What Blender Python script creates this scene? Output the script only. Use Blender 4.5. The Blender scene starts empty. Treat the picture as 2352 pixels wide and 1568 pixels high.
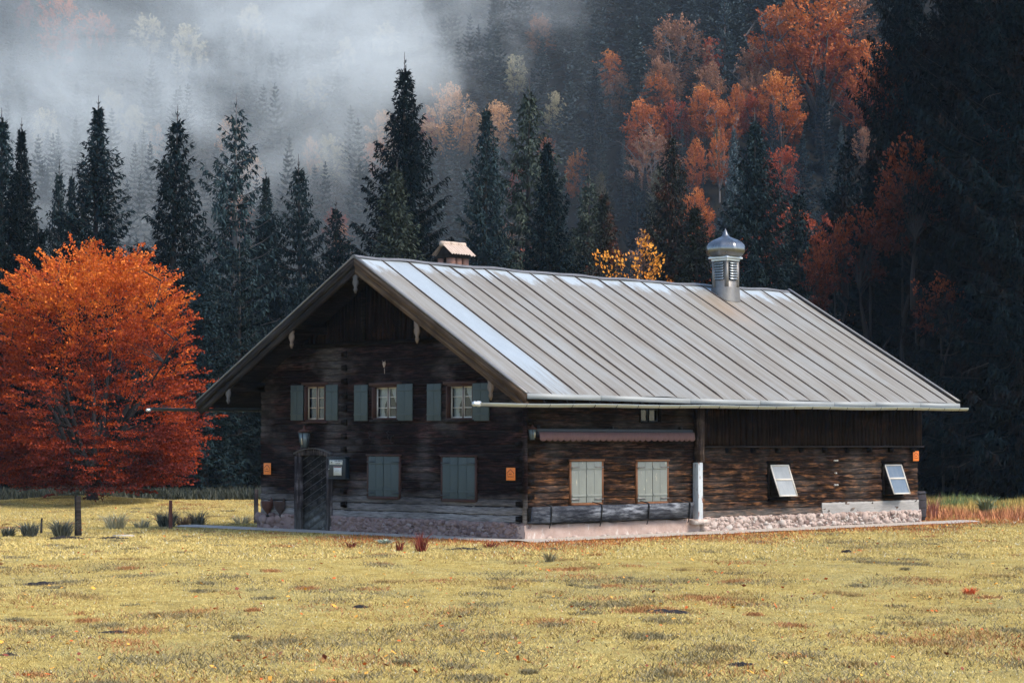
import bpy, math, random
import numpy as np
from mathutils import Vector, Matrix
R = math.radians
C = bpy.context.scene.collection
S = bpy.context.scene

# ---------------------------------------------------------------- camera, sky, sun, exposure
CAM_Z = 2.674
cam = bpy.data.cameras.new('camera'); cam_o = bpy.data.objects.new('camera', cam); C.objects.link(cam_o)
cam.sensor_width = 36.0; cam.lens = 4913.8 / 2352 * 36.0
cam.clip_start = 0.5; cam.clip_end = 3000
cam_o.location = (0, 0, CAM_Z); cam_o.rotation_euler = (math.pi / 2 + 0.0478, 0, 0)
S.camera = cam_o

SUN_AZ = R(118)      # clockwise from +Y (the viewing direction)
SUN_EL = R(48)
w = bpy.data.worlds.new('World'); S.world = w; w.use_nodes = True
nt = w.node_tree; nt.nodes.clear()
sky = nt.nodes.new('ShaderNodeTexSky'); sky.sky_type = 'NISHITA'; sky.sun_disc = False
sky.sun_elevation = SUN_EL; sky.sun_rotation = SUN_AZ
sky.air_density = 1.0; sky.dust_density = 1.0; sky.ozone_density = 1.4
bg = nt.nodes.new('ShaderNodeBackground'); bg.inputs[1].default_value = 0.10
wo = nt.nodes.new('ShaderNodeOutputWorld')
nt.links.new(sky.outputs[0], bg.inputs[0]); nt.links.new(bg.outputs[0], wo.inputs[0])
sun = bpy.data.lights.new('sun', 'SUN'); sun.energy = 1.5; sun.angle = R(22); sun.color = (1.0, 0.89, 0.75)
sun_o = bpy.data.objects.new('sun', sun); C.objects.link(sun_o)
sd = Vector((math.sin(SUN_AZ) * math.cos(SUN_EL), math.cos(SUN_AZ) * math.cos(SUN_EL), math.sin(SUN_EL)))
sun_o.rotation_euler = sd.to_track_quat('Z', 'Y').to_euler(); sun_o.location = (40, -30, 60)
S.view_settings.view_transform = 'Standard'; S.view_settings.look = 'None'
S.view_settings.exposure = 1.72; S.view_settings.gamma = 1.0
S.cycles.volume_bounces = 2; S.cycles.max_bounces = 6; S.cycles.diffuse_bounces = 2
S.cycles.transparent_max_bounces = 6; S.cycles.volume_step_rate = 1.0; S.cycles.volume_max_steps = 256
S.cycles.use_adaptive_sampling = True; S.cycles.adaptive_threshold = 0.02

# ---------------------------------------------------------------- helpers
def tag(o, label=None, cat=None, group=None, kind=None):
    if label: o['label'] = label
    if cat: o['category'] = cat
    if group: o['group'] = group
    if kind: o['kind'] = kind
    return o

def empty(name, loc=(0, 0, 0), rz=0, label=None, cat=None, group=None):
    o = bpy.data.objects.new(name, None); C.objects.link(o)
    o.location = loc; o.rotation_euler = (0, 0, rz); o.empty_display_size = 0.3
    return tag(o, label, cat, group)

def raw(name, V, F, mats, parent=None, mi=None, uv=None, col=None, smooth=False):
    """numpy mesh: V (n,3); F (m,k) all the same k, or a list of lists"""
    me = bpy.data.meshes.new(name)
    V = np.asarray(V, dtype=np.float32)
    me.vertices.add(len(V)); me.vertices.foreach_set('co', V.ravel())
    if isinstance(F, np.ndarray):
        m, k = F.shape; idx = F.ravel(); st = np.arange(m) * k
    else:
        ln = np.array([len(f) for f in F]); idx = np.array([i for f in F for i in f]); m = len(F)
        st = np.concatenate([[0], np.cumsum(ln)[:-1]])
    me.loops.add(len(idx)); me.loops.foreach_set('vertex_index', idx.astype(np.int32))
    me.polygons.add(m); me.polygons.foreach_set('loop_start', st.astype(np.int32))
    if mi is not None: me.polygons.foreach_set('material_index', np.asarray(mi, dtype=np.int32))
    if smooth: me.polygons.foreach_set('use_smooth', np.ones(m, dtype=bool))
    for x in (mats if isinstance(mats, (list, tuple)) else [mats]): me.materials.append(x)
    if uv is not None:
        l = me.uv_layers.new(name='UVMap'); l.data.foreach_set('uv', np.asarray(uv, dtype=np.float32)[idx].ravel())
    if col is not None:
        a = me.color_attributes.new('tint', 'FLOAT_COLOR', 'POINT')
        a.data.foreach_set('color', np.asarray(col, dtype=np.float32).ravel())
    me.update(calc_edges=True)
    o = bpy.data.objects.new(name, me); C.objects.link(o)
    if parent is not None: o.parent = parent
    return o

class MB:
    def __init__(s): s.v = []; s.f = []; s.m = []; s.st = []
    def add(s, V, F, mi=0):
        b = len(s.v); s.st.append((b, len(s.f))); s.v += [tuple(p) for p in V]; s.f += [[b + i for i in f] for f in F]; s.m += [mi] * len(F); return s
    def box(s, x0, y0, z0, x1, y1, z1, mi=0, j=0.0):
        x0, x1 = min(x0, x1), max(x0, x1); y0, y1 = min(y0, y1), max(y0, y1); z0, z1 = min(z0, z1), max(z0, z1)
        P = [(x, y, z) for z in (z0, z1) for (x, y) in ((x0, y0), (x1, y0), (x1, y1), (x0, y1))]
        if j: P = [tuple(c + random.uniform(-j, j) for c in p) for p in P]
        return s.add(P, [(3, 2, 1, 0), (4, 5, 6, 7), (0, 1, 5, 4), (1, 2, 6, 5), (2, 3, 7, 6), (3, 0, 4, 7)], mi)
    def prism(s, poly, vec, mi=0):
        """poly: 3D outline, extruded by vec"""
        n = len(poly); vec = Vector(vec); A = [Vector(p) for p in poly]; B = [p + vec for p in A]
        F = [list(range(n))[::-1], list(range(n, 2 * n))] + [(i, (i + 1) % n, n + (i + 1) % n, n + i) for i in range(n)]
        return s.add([tuple(p) for p in A + B], F, mi)
    def each(s, name, mats, parent, per=1, bevel=0):
        st = s.st[::per] + [(len(s.v), len(s.f))]
        for (a, fa), (b, fb) in zip(st[:-1], st[1:]):
            o = raw(name, np.array(s.v[a:b]), [[i - a for i in f] for f in s.f[fa:fb]], mats, parent, s.m[fa:fb])
    def tube(s, path, rad, n=8, mi=0, cap=True):
        path = [Vector(p) for p in path]; m = len(path)
        rad = rad if isinstance(rad, (list, tuple)) else [rad] * m
        V = []
        for i, p in enumerate(path):
            t = (path[min(i + 1, m - 1)] - path[max(i - 1, 0)]).normalized()
            a = t.orthogonal().normalized() if i == 0 else (a - t * a.dot(t)).normalized()
            b = t.cross(a)
            V += [p + (a * math.cos(k * 2 * math.pi / n) + b * math.sin(k * 2 * math.pi / n)) * rad[i] for k in range(n)]
        F = [(i * n + k, i * n + (k + 1) % n, (i + 1) * n + (k + 1) % n, (i + 1) * n + k) for i in range(m - 1) for k in range(n)]
        if cap: F += [list(range(n))[::-1], list(range((m - 1) * n, m * n))]
        return s.add(V, F, mi)
    def lathe(s, prof, n, c=(0, 0, 0), rot=0, mi=0):
        V = [(c[0] + r * math.cos(rot + k * 2 * math.pi / n), c[1] + r * math.sin(rot + k * 2 * math.pi / n), c[2] + z) for r, z in prof for k in range(n)]
        m = len(prof)
        F = [(i * n + k, i * n + (k + 1) % n, (i + 1) * n + (k + 1) % n, (i + 1) * n + k) for i in range(m - 1) for k in range(n)]
        F += [list(range(n))[::-1], list(range((m - 1) * n, m * n))]
        return s.add(V, F, mi)
    def build(s, name, mats, parent=None, smooth=False, label=None, bevel=0):
        o = raw(name, np.array(s.v), s.f, mats, parent, s.m, smooth=smooth)
        if bevel:
            b = o.modifiers.new('bevel', 'BEVEL'); b.width = bevel; b.segments = 2; b.limit_method = 'ANGLE'
        if label: o['label'] = label
        return o

# ---------------------------------------------------------------- materials
class NT:
    def __init__(s, name):
        s.mat = bpy.data.materials.new(name); s.mat.use_nodes = True; s.n = s.mat.node_tree; s.n.nodes.clear()
        s.out = s.n.nodes.new('ShaderNodeOutputMaterial'); s.b = s.n.nodes.new('ShaderNodeBsdfPrincipled')
        s.n.links.new(s.b.outputs[0], s.out.inputs[0])
        s.tc = s.n.nodes.new('ShaderNodeTexCoord')
    def node(s, t, **k):
        x = s.n.nodes.new(t)
        for a, v in k.items(): setattr(x, a, v)
        return x
    def lk(s, a, b): s.n.links.new(a, b)
    def map(s, scale=(1, 1, 1), src='Object', loc=(0, 0, 0)):
        m = s.node('ShaderNodeMapping'); m.inputs['Scale'].default_value = scale; m.inputs['Location'].default_value = loc
        s.lk(s.tc.outputs[src], m.inputs[0]); return m.outputs[0]
    def noise(s, scale, vec=None, det=4, rough=0.55, dist=0.0):
        n = s.node('ShaderNodeTexNoise'); n.inputs['Scale'].default_value = scale; n.inputs['Detail'].default_value = det
        n.inputs['Roughness'].default_value = rough; n.inputs['Distortion'].default_value = dist
        s.lk(vec if vec is not None else s.tc.outputs['Object'], n.inputs['Vector']); return n.outputs['Fac']
    def ramp(s, fac, stops):
        r = s.node('ShaderNodeValToRGB'); e = r.color_ramp.elements
        while len(e) > 1: e.remove(e[-1])
        for i, (p, c) in enumerate(stops):
            x = e[0] if i == 0 else e.new(p)
            x.position = p; x.color = (c[0], c[1], c[2], 1) if isinstance(c, (tuple, list)) else (c, c, c, 1)
        s.lk(fac, r.inputs[0]); return r.outputs[0]
    def mix(s, f, a, b, mode='MIX'):
        m = s.node('ShaderNodeMix', data_type='RGBA', blend_type=mode)
        for i, x in ((0, f), (6, a), (7, b)):
            if isinstance(x, (int, float)): m.inputs[i].default_value = x if i == 0 else (x, x, x, 1)
            elif isinstance(x, (tuple, list)): m.inputs[i].default_value = (*x, 1)
            else: s.lk(x, m.inputs[i])
        return m.outputs[2]
    def math(s, op, a, b=0.0, clamp=False):
        m = s.node('ShaderNodeMath', operation=op, use_clamp=clamp)
        for i, x in enumerate((a, b)):
            if isinstance(x, (int, float)): m.inputs[i].default_value = x
            else: s.lk(x, m.inputs[i])
        return m.outputs[0]
    def sep(s, src='Object'):
        x = s.node('ShaderNodeSeparateXYZ'); s.lk(s.tc.outputs[src] if isinstance(src, str) else src, x.inputs[0]); return x.outputs
    def rng(s, v, a, b, c=0.0, d=1.0):
        m = s.node('ShaderNodeMapRange'); s.lk(v, m.inputs[0])
        for i, x in enumerate((a, b, c, d)): m.inputs[i + 1].default_value = x
        return m.outputs[0]
    def set(s, col=None, rough=0.8, metal=0.0, spec=0.3, bump=None, bstr=0.5, bdist=0.02):
        for k, v in (('Base Color', col), ('Roughness', rough), ('Metallic', metal), ('Specular IOR Level', spec)):
            if v is None: continue
            if isinstance(v, (int, float)): s.b.inputs[k].default_value = v
            elif isinstance(v, (tuple, list)): s.b.inputs[k].default_value = (*v, 1)
            else: s.lk(v, s.b.inputs[k])
        if bump is not None:
            b = s.node('ShaderNodeBump'); b.inputs['Strength'].default_value = bstr; b.inputs['Distance'].default_value = bdist
            s.lk(bump, b.inputs['Height']); s.lk(b.outputs[0], s.b.inputs['Normal'])
        return s.mat

def simple(name, col, rough=0.7, metal=0.0, var=0.25, sc=8.0, spec=0.3, stretch=(1, 1, 1), bstr=0.3):
    t = NT(name); v = t.map(stretch); n = t.noise(sc, v, 5)
    c = t.mix(n, tuple(x * (1 - var) for x in col), tuple(min(1, x * (1 + var)) for x in col))
    n2 = t.noise(sc * 6, v, 3)
    return t.set(c, rough, metal, spec, n2, bstr, 0.01)

def wood(name, dark, mid, light, grey, z0, z1, orange=None, o_amt=0.0, stretch=(1, 1, 13), dens=0.5):
    """hewn, weathered timber: streaks along the log, greyer at the foot between z0 and z1"""
    t = NT(name); v = t.map(stretch); n = t.noise(2.2, v, 8, 0.62, 0.12); big = t.noise(0.55, t.map((1, 1, 1.6)), 4)
    c = t.ramp(n, [(dens - .22, dark), (dens, mid), (dens + .2, light)])
    fine = t.noise(9, v, 4, 0.7)
    c = t.mix(t.ramp(fine, [(0.3, 0.0), (0.62, 1.0)]), t.mix(1.0, c, 0.42, 'MULTIPLY'), c)
    z = t.sep()[2]
    if orange:
        pat = t.math('MULTIPLY', t.ramp(t.noise(1.5, t.map((1, 1, 5)), 6, 0.6), [(0.50 - o_amt, 0.0), (0.66 - o_amt, 1.0)]), t.ramp(n, [(dens - .12, 0.0), (dens + .12, 1.0)]))
        pat = t.math('MULTIPLY', pat, t.rng(z, 2.75, 1.8))
        c = t.mix(pat, c, orange)
    f = t.math('ADD', t.rng(z, z1, z0), t.math('MULTIPLY', t.math('SUBTRACT', big, 0.5), 1.4), True)
    f = t.math('MULTIPLY', f, t.ramp(n, [(dens - .2, 0.25), (dens + .1, 1.0)]))
    lift = t.math('MULTIPLY', t.ramp(t.noise(.9, t.map((1, 1, 3.2), loc=(3, 1, 0)), 5, .6), [(.50, 0.0), (.68, 1.0)]), t.ramp(n, [(dens - .1, 0.0), (dens + .15, 1.0)]))
    c = t.mix(t.math('MULTIPLY', lift, .8), c, tuple(min(1, x * 2.4) for x in light))
    c = t.mix(t.math('MULTIPLY', f, 0.9), c, grey)
    return t.set(c, 0.9, 0, 0.06, n, 0.6, 0.014)

M = {}
M['gable_logs'] = wood('gable_logs', (.002, .0015, .0018), (.009, .005, .0055), (.044, .021, .019), (.30, .28, .275), .55, 1.35)
M['side_logs'] = wood('side_logs', (.004, .0025, .002), (.014, .0085, .0065), (.058, .03, .02), (.22, .20, .185), .35, 0.85, (.27, .12, .05), 0.0, stretch=(1, 1, 11))
M['boards'] = wood('boards', (.002, .0015, .0015), (.005, .003, .003), (.020, .010, .006), (.03, .018, .012), 2.5, 3.2, stretch=(9, 9, .8))
M['plain_wood'] = wood('plain_wood', (.002, .0015, .0015), (.006, .0045, .004), (.02, .014, .012), (.05, .04, .035), -1, 0)
M['barge'] = wood('barge', (.010, .008, .008), (.038, .029, .026), (.10, .078, .066), (.3, .2, .1), -2, -1, stretch=(1, 1.3, 6))
M['barge_worn'] = wood('barge_worn', (.028, .018, .013), (.10, .068, .048), (.24, .17, .12), (.3, .2, .1), -2, -1, stretch=(1, 1.3, 6))
def sloped(name, k, dark, mid, light):
    t = NT(name); p = t.sep(); q = t.math('ADD', p[2], t.math('MULTIPLY', p[1], k)); cb = t.node('ShaderNodeCombineXYZ')
    t.lk(t.math('MULTIPLY', p[1], .5), cb.inputs[0]); t.lk(t.math('MULTIPLY', q, 9.0), cb.inputs[1]); n = t.noise(1.4, cb.outputs[0], 8, .62)
    c = t.mix(t.ramp(t.noise(.8, None, 4), [(.3, 0.0), (.7, 1.0)]), t.ramp(n, [(.3, dark), (.5, mid), (.75, light)]), t.ramp(n, [(.3, dark), (.5, dark), (.75, mid)])); return t.set(c, .9, 0, .08, n, .4, .01)
M['barge_worn'] = sloped('barge_worn', -.5755, (.035, .022, .016), (.12, .08, .055), (.27, .20, .14))
M['barge'] = sloped('barge', .5385, (.010, .009, .009), (.034, .029, .028), (.09, .078, .072))
M['post_wood'] = wood('post_wood', (.02, .015, .015), (.06, .045, .045), (.12, .09, .085), (.3, .2, .1), -2, -1, stretch=(8, 8, .8))
M['door_wood'] = wood('door_wood', (.004, .004, .005), (.012, .011, .012), (.035, .03, .03), (.20, .2, .19), 0.0, 0.85, stretch=(1, 2, 2))
M['door_frame'] = wood('door_frame', (.015, .012, .013), (.04, .033, .035), (.09, .075, .075), (.2, .19, .19), 0.0, 0.8, stretch=(8, 8, .8))
M['carved'] = simple('carved', (.17, .125, .095), .8, sc=9)
M['carved_grey'] = simple('carved_grey', (.10, .095, .095), .8, sc=9)
M['frame_red'] = simple('frame_red', (.05, .022, .018), .7, sc=9, stretch=(1, 1, 4))
M['frame_orange'] = simple('frame_orange', (.17, .07, .03), .7, sc=9, stretch=(1, 1, 4), var=.5)
M['white_paint'] = simple('white_paint', (.55, .52, .48), .6, sc=12, var=.2)
M['glass'] = NT('glass').set((.012, .016, .02), .06, 0, .7)
M['milky_glass'] = NT('milky_glass').set((.16, .18, .2), .25, 0, .6)
t = NT('curtain'); M['curtain'] = t.set(t.mix(t.noise(30, t.map((1, 3, .4)), 3), (.24, .24, .24), (.58, .58, .56)), .9)
def shutter_mat(name, base, chip, lo):
    t = NT(name); c = t.mix(t.noise(6, t.map((1, 1, .5)), 5), tuple(x * .85 for x in base), tuple(x * 1.15 for x in base))
    f = t.ramp(t.noise(16, t.map((1, 1, .22)), 6, .65), [(lo, 0.0), (lo + .03, 1.0)])
    return t.set(t.mix(f, c, chip), .6, 0, .3, t.noise(30, None, 3), .2, .005)
M['shutter_blue'] = shutter_mat('shutter_blue', (.047, .066, .070), (.16, .18, .17), .74)
M['shutter_dark'] = shutter_mat('shutter_dark', (.044, .062, .066), (.28, .25, .19), .76)
M['shutter_pale'] = shutter_mat('shutter_pale', (.20, .215, .195), (.5, .46, .34), .63)
M['iron'] = simple('iron', (.02, .02, .022), .5, .6)
M['rust'] = simple('rust', (.075, .03, .022), .85, sc=14, var=.5)
M['zinc'] = simple('zinc', (.42, .46, .48), .35, .75, var=.12, sc=5)
M['zinc_dull'] = simple('zinc_dull', (.20, .19, .18), .5, .5, var=.3, sc=7)
M['dark_metal'] = simple('dark_metal', (.035, .045, .055), .45, .3)
M['bright_metal'] = simple('bright_metal', (.5, .53, .55), .3, .5, var=.05)

# weathered standing-seam sheet; UV = (metres along the ridge, metres down the slope)
t = NT('roof_sheet'); uv = t.sep('UV')
st = t.noise(1.0, t.map((5.0, .28, 1), 'UV'), 6, .6)
st2 = t.noise(1.0, t.map((22, .5, 1), 'UV'), 4, .6)
cl = t.noise(.6, t.map((1, 1, 1), 'UV'), 4)
c = t.ramp(st, [(.32, (.165, .143, .116)), (.5, (.24, .228, .196)), (.68, (.30, .305, .29))])
c = t.mix(t.math('MULTIPLY', st2, .5), c, (.18, .155, .125))
c = t.mix(t.ramp(cl, [(.5, 0.0), (.62, 1.0)]), c, t.mix(.5, c, (.25, .255, .24)))
worn = t.math('SUBTRACT', t.math('ADD', .95, t.math('MULTIPLY', t.noise(1.0, t.map((1.6, .5, 1), 'UV'), 6, .7), 3.6)), uv[1])
wf = t.rng(worn, 1.95, 2.35)
wf = t.math('MULTIPLY', wf, .85)
bare = (.42, .475, .50)
c = t.mix(wf, c, bare)
# the one panel of newer, bare sheet
pf = t.math('MULTIPLY', t.math('GREATER_THAN', uv[0], -.45), t.math('LESS_THAN', uv[0], .59))
pw = t.math('MULTIPLY', pf, t.ramp(t.math('ADD', t.noise(1, t.map((7, .35, 1), 'UV'), 5, .7), t.rng(uv[1], 5.5, 9.5, .25, -.25)), [(.36, 0.0), (.6, 1.0)]))
c = t.mix(pw, c, t.mix(t.noise(1.0, t.map((2, .8, 1), 'UV'), 6, .6), (.27, .30, .31), (.42, .47, .49)))
# rust bloom under the roof vent
dx = t.math('MULTIPLY', t.math('SUBTRACT', uv[0], 13.6), .75); dy = t.math('MULTIPLY', t.math('SUBTRACT', uv[1], 1.9), .6)
rr = t.math('SQRT', t.math('ADD', t.math('MULTIPLY', dx, dx), t.math('MULTIPLY', dy, dy)))
rf = t.math('MULTIPLY', t.rng(t.math('ADD', rr, t.math('MULTIPLY', t.noise(2, t.map((3, 1, 1), 'UV'), 4), .7)), 1.25, .35), .38)
c = t.mix(rf, c, (.30, .16, .055))
ro = t.mix(t.math('MAXIMUM', wf, pw), .55, .38)
M['roof_sheet'] = t.set(c, ro, .25, .5, t.noise(3, t.map((1, .3, 1), 'UV'), 3), .12, .02)
M['seam_dark'] = simple('seam_dark', (.07, .05, .04), .6, .2, sc=3, var=.6)

# rubble stone: one tone per stone
def stone_set(name, cols):
    out = []
    for i, c0 in enumerate(cols):
        t = NT(name + '_%d' % i); n = t.noise(7, t.map((1, 1, 1), loc=(i * 3, 0, 0)), 6, .65); pl = t.ramp(t.noise(1.6, t.map((1, 1, 1.6)), 7, .68), [(.42, 0.0), (.54, .85)]); out.append(t.set(t.mix(pl, t.mix(n, tuple(x * .55 for x in c0), tuple(min(1, x * 1.25) for x in c0)), t.mix(n, tuple(x * .75 for x in cols[-2]), tuple(x * 1.15 for x in cols[-2]))), .92, 0, .1, t.noise(16, None, 5), .6, .015))
    return out
ST_COOL = stone_set('rubble', [(.17, .115, .105), (.17, .115, .11), (.26, .18, .165), (.31, .25, .235), (.25, .175, .16), (.12, .08, .08)])
ST_WARM = stone_set('rubble_warm', [(.22, .155, .135), (.30, .22, .185), (.38, .31, .275), (.46, .42, .385), (.42, .33, .29), (.17, .115, .10)])
t = NT('rubble'); v = t.map((1, 1, 1))
vo = t.node('ShaderNodeTexVoronoi'); vo.inputs['Scale'].default_value = 3.4; t.lk(v, vo.inputs['Vector'])
sx = t.sep(vo.outputs['Color'])
c = t.ramp(sx[0], [(0, (.08, .055, .06)), (.3, (.20, .13, .12)), (.55, (.33, .24, .22)), (.8, (.42, .33, .30)), (1, (.24, .25, .27))])
c = t.mix(t.ramp(t.noise(5, v, 6, .65), [(.35, 0.0), (.65, 1.0)]), t.mix(1, c, .55, 'MULTIPLY'), c)
M['rubble'] = t.set(c, .9, 0, .2, t.noise(14, v, 5), .6, .02)
t = NT('rubble_warm'); v = t.map((1, 1, 1))
vo = t.node('ShaderNodeTexVoronoi'); vo.inputs['Scale'].default_value = 3.0; t.lk(v, vo.inputs['Vector'])
sx = t.sep(vo.outputs['Color'])
c = t.ramp(sx[0], [(0, (.20, .13, .10)), (.3, (.38, .28, .23)), (.6, (.50, .40, .35)), (1, (.60, .54, .48))])
c = t.mix(t.ramp(t.noise(5, v, 6, .65), [(.33, 0.0), (.6, 1.0)]), t.mix(1, c, .5, 'MULTIPLY'), c)
M['rubble_warm'] = t.set(c, .9, 0, .2, t.noise(14, v, 5), .6, .02)
t = NT('plaster'); c = t.mix(t.noise(2.5, None, 7, .65), (.24, .155, .125), (.48, .38, .335))
c = t.mix(t.ramp(t.noise(5, t.map((1, 1, .4)), 6), [(.6, 0.0), (.72, 1.0)]), c, (.56, .52, .48))
M['plaster'] = t.set(c, .9, 0, .2, t.noise(9, None, 6), .6, .03)
t = NT('concrete'); c = t.mix(t.noise(1.8, None, 7, .65), (.27, .225, .19), (.52, .475, .41))
M['concrete'] = t.set(c, .9, 0, .2, t.noise(20, None, 4), .4, .01)
M['awning'] = simple('awning', (.14, .08, .08), .85, sc=4, var=.22, stretch=(3, 1, 1))
M['awning_dark'] = simple('awning_dark', (.03, .035, .045), .5, .2)
M['sign_orange'] = simple('sign_orange', (.75, .20, .03), .55, sc=6, var=.12)
M['sign_red'] = simple('sign_red', (.16, .01, .006), .6)
M['paper'] = simple('paper', (.6, .6, .56), .7, var=.1)
M['box_blue'] = simple('box_blue', (.008, .016, .026), .35, .1)
M['clay'] = simple('clay', (.42, .33, .27), .8, sc=7, var=.3)
M['brick'] = simple('brick', (.24, .13, .10), .9, sc=9, var=.5)
M['soot_and_shade'] = simple('soot_and_shade', (.012, .01, .011), .9)
M['peel_paint'] = shutter_mat('peel_paint', (.46, .50, .53), (.20, .09, .06), .585)
M['barrel'] = simple('barrel', (.03, .025, .03), .8, stretch=(4, 4, .4))
M['bulb'] = simple('bulb', (.5, .42, .28), .4)
M['lamp_glass'] = simple('lamp_glass', (.10, .13, .14), .25, 0, spec=.6)
M['porcelain'] = simple('porcelain', (.75, .75, .72), .3)
M['soil'] = simple('soil', (.016, .013, .013), .95, sc=12, var=.6)
# ---------------------------------------------------------------- ground: one sheet from the field to the far slope
def hsh(x, y, s=0.0):
    return (np.sin(x * 0.93 + s) * np.cos(y * 0.71 - s * 1.7) + 0.5 * np.sin(x * 2.1 - y * 1.3 + s * 2.3) + 0.25 * np.sin(x * 4.7 + y * 3.9 + s))
def sstep(a, b, x):
    k = np.clip((x - a) / (b - a), 0, 1); return k * k * (3 - 2 * k)
def ground_z(x, y):
    x = np.asarray(x, float); y = np.asarray(y, float)
    dx, dy = x - 0.338, y - 59.0; c_, s_ = math.cos(math.pi / 2 - .7939), math.sin(math.pi / 2 - .7939)
    ha, hb = dx * c_ + dy * s_ - 9.3, -dx * s_ + dy * c_ - 5.9
    near = np.maximum(np.abs(ha) - 10.5, np.abs(hb) - 7.0)
    z = 0.045 * hsh(x * .5, y * .35, 1.0) * sstep(0, 5, near)
    z = z + (CAM_Z - 1.65) * (1 - sstep(4, 20, y))
    for (mx, my, sx, sy, h) in ((-19.5, 95, 4.2, 4.5, .30), (-13.2, 92, 3.0, 3.0, .22), (-10.5, 96, 3, 3, .18), (-24, 90, 2, 3, .1), (19, 97, 5, 4, .05)):
        z = z + h * np.exp(-((x - mx) / sx) ** 2 - ((y - my) / sy) ** 2)
    t = x / np.maximum(y, 30)
    k = sstep(-.13, .10, t)
    y0 = 225 * (1 - k) + 170 * k
    sl = .46 * (1 - k) + .56 * k
    d = np.maximum(0, y - y0)
    hill = sl * (np.sqrt(d * d + 20 ** 2) - 20) + 2.6 * hsh(x * .05, y * .045, 3.) * sstep(0, 60, d)
    return z + np.where(y > 101, hill, 0)

def axis(segs):
    out = []
    for a, b, s in segs: out += list(np.arange(a, b, s))
    return np.array(out + [segs[-1][1]])
gx = axis([(-420, -80, 10), (-80, -30, 2), (-30, 30, .6), (30, 80, 2), (80, 420, 10)])
gy = axis([(-150, 0, 10), (0, 20, 2), (20, 110, .6), (110, 240, 3), (240, 720, 8)])
GX, GY = np.meshgrid(gx, gy); GZ = ground_z(GX, GY)
nx, ny = len(gx), len(gy)
I = np.arange(nx * ny).reshape(ny, nx)
F = np.stack([I[:-1, :-1], I[:-1, 1:], I[1:, 1:], I[1:, :-1]], -1).reshape(-1, 4)
t = NT('ground'); p = t.sep()
n1 = t.noise(.35, None, 6, .6); n2 = t.noise(2.2, t.map((1, .7, 1)), 6, .7); n3 = t.noise(14, None, 4, .7)
c = t.ramp(n2, [(.28, (.14, .10, .045)), (.45, (.36, .26, .075)), (.62, (.46, .37, .13)), (.75, (.52, .46, .24))])
c = t.mix(t.math('MULTIPLY', t.ramp(n1, [(.45, 0.0), (.62, 1.0)]), .45), c, (.26, .25, .13))
c = t.mix(t.math('MULTIPLY', t.ramp(n3, [(.4, 1.0), (.6, 0.0)]), .45), c, (.10, .085, .04))
fl = t.ramp(t.noise(.8, None, 5), [(.35, (.008, .010, .011)), (.65, (.020, .018, .015))])
e = t.math('ADD', p[1], t.math('MULTIPLY', t.noise(.25, None, 4), 4.0))
c = t.mix(t.rng(e, 102.2, 103.4), c, fl)
mg = t.set(c, .95, 0, .0, n3, .6, .05)
ground = raw('ground', np.stack([GX.ravel(), GY.ravel(), GZ.ravel()], 1), F, mg, smooth=True)
tag(ground, 'yellow mown meadow running back to the forest floor and slope', 'ground', kind='structure')

# ---------------------------------------------------------------- the farmhouse
HX, HY, HB = 0.338, 59.0, 0.7939
HROT = math.pi / 2 - HB
HM = Matrix.Translation((HX, HY, 0)) @ Matrix.Rotation(HROT, 4, 'Z')
W, L = 11.74, 18.65
RU, HR, HE, HEL = 5.594, 8.12, 4.03, 4.0
OG, OE, RX1 = 1.34, 1.508, 18.92
SR = (HR - HE) / (RU + OE); SLL = (HR - HEL) / (W + OE - RU)
def sag(x): return -.05 * math.sin(math.pi * min(1, max(0, (x + 1.3) / 20.3))) + .012 * math.sin(x * 1.9)
def roof_z(y, x=0.0): return (HE + SR * (y + OE) if y < RU else HR - SLL * (y - RU)) + sag(x)
house = empty('farmhouse', (HX, HY, 0), HROT, 'old dark log farmhouse with a pale sheet metal roof in the meadow', 'farmhouse')

def wp(face, a, d, z): return (-d, a, z) if face == 'g' else (a, -d, z)      # d = proud of the wall
def wbox(mb, face, a0, a1, z0, z1, d0, d1, mi=0, j=0.0):
    p, q = wp(face, a0, d0, z0), wp(face, a1, d1, z1); return mb.box(*p, *q, mi, j)

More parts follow.
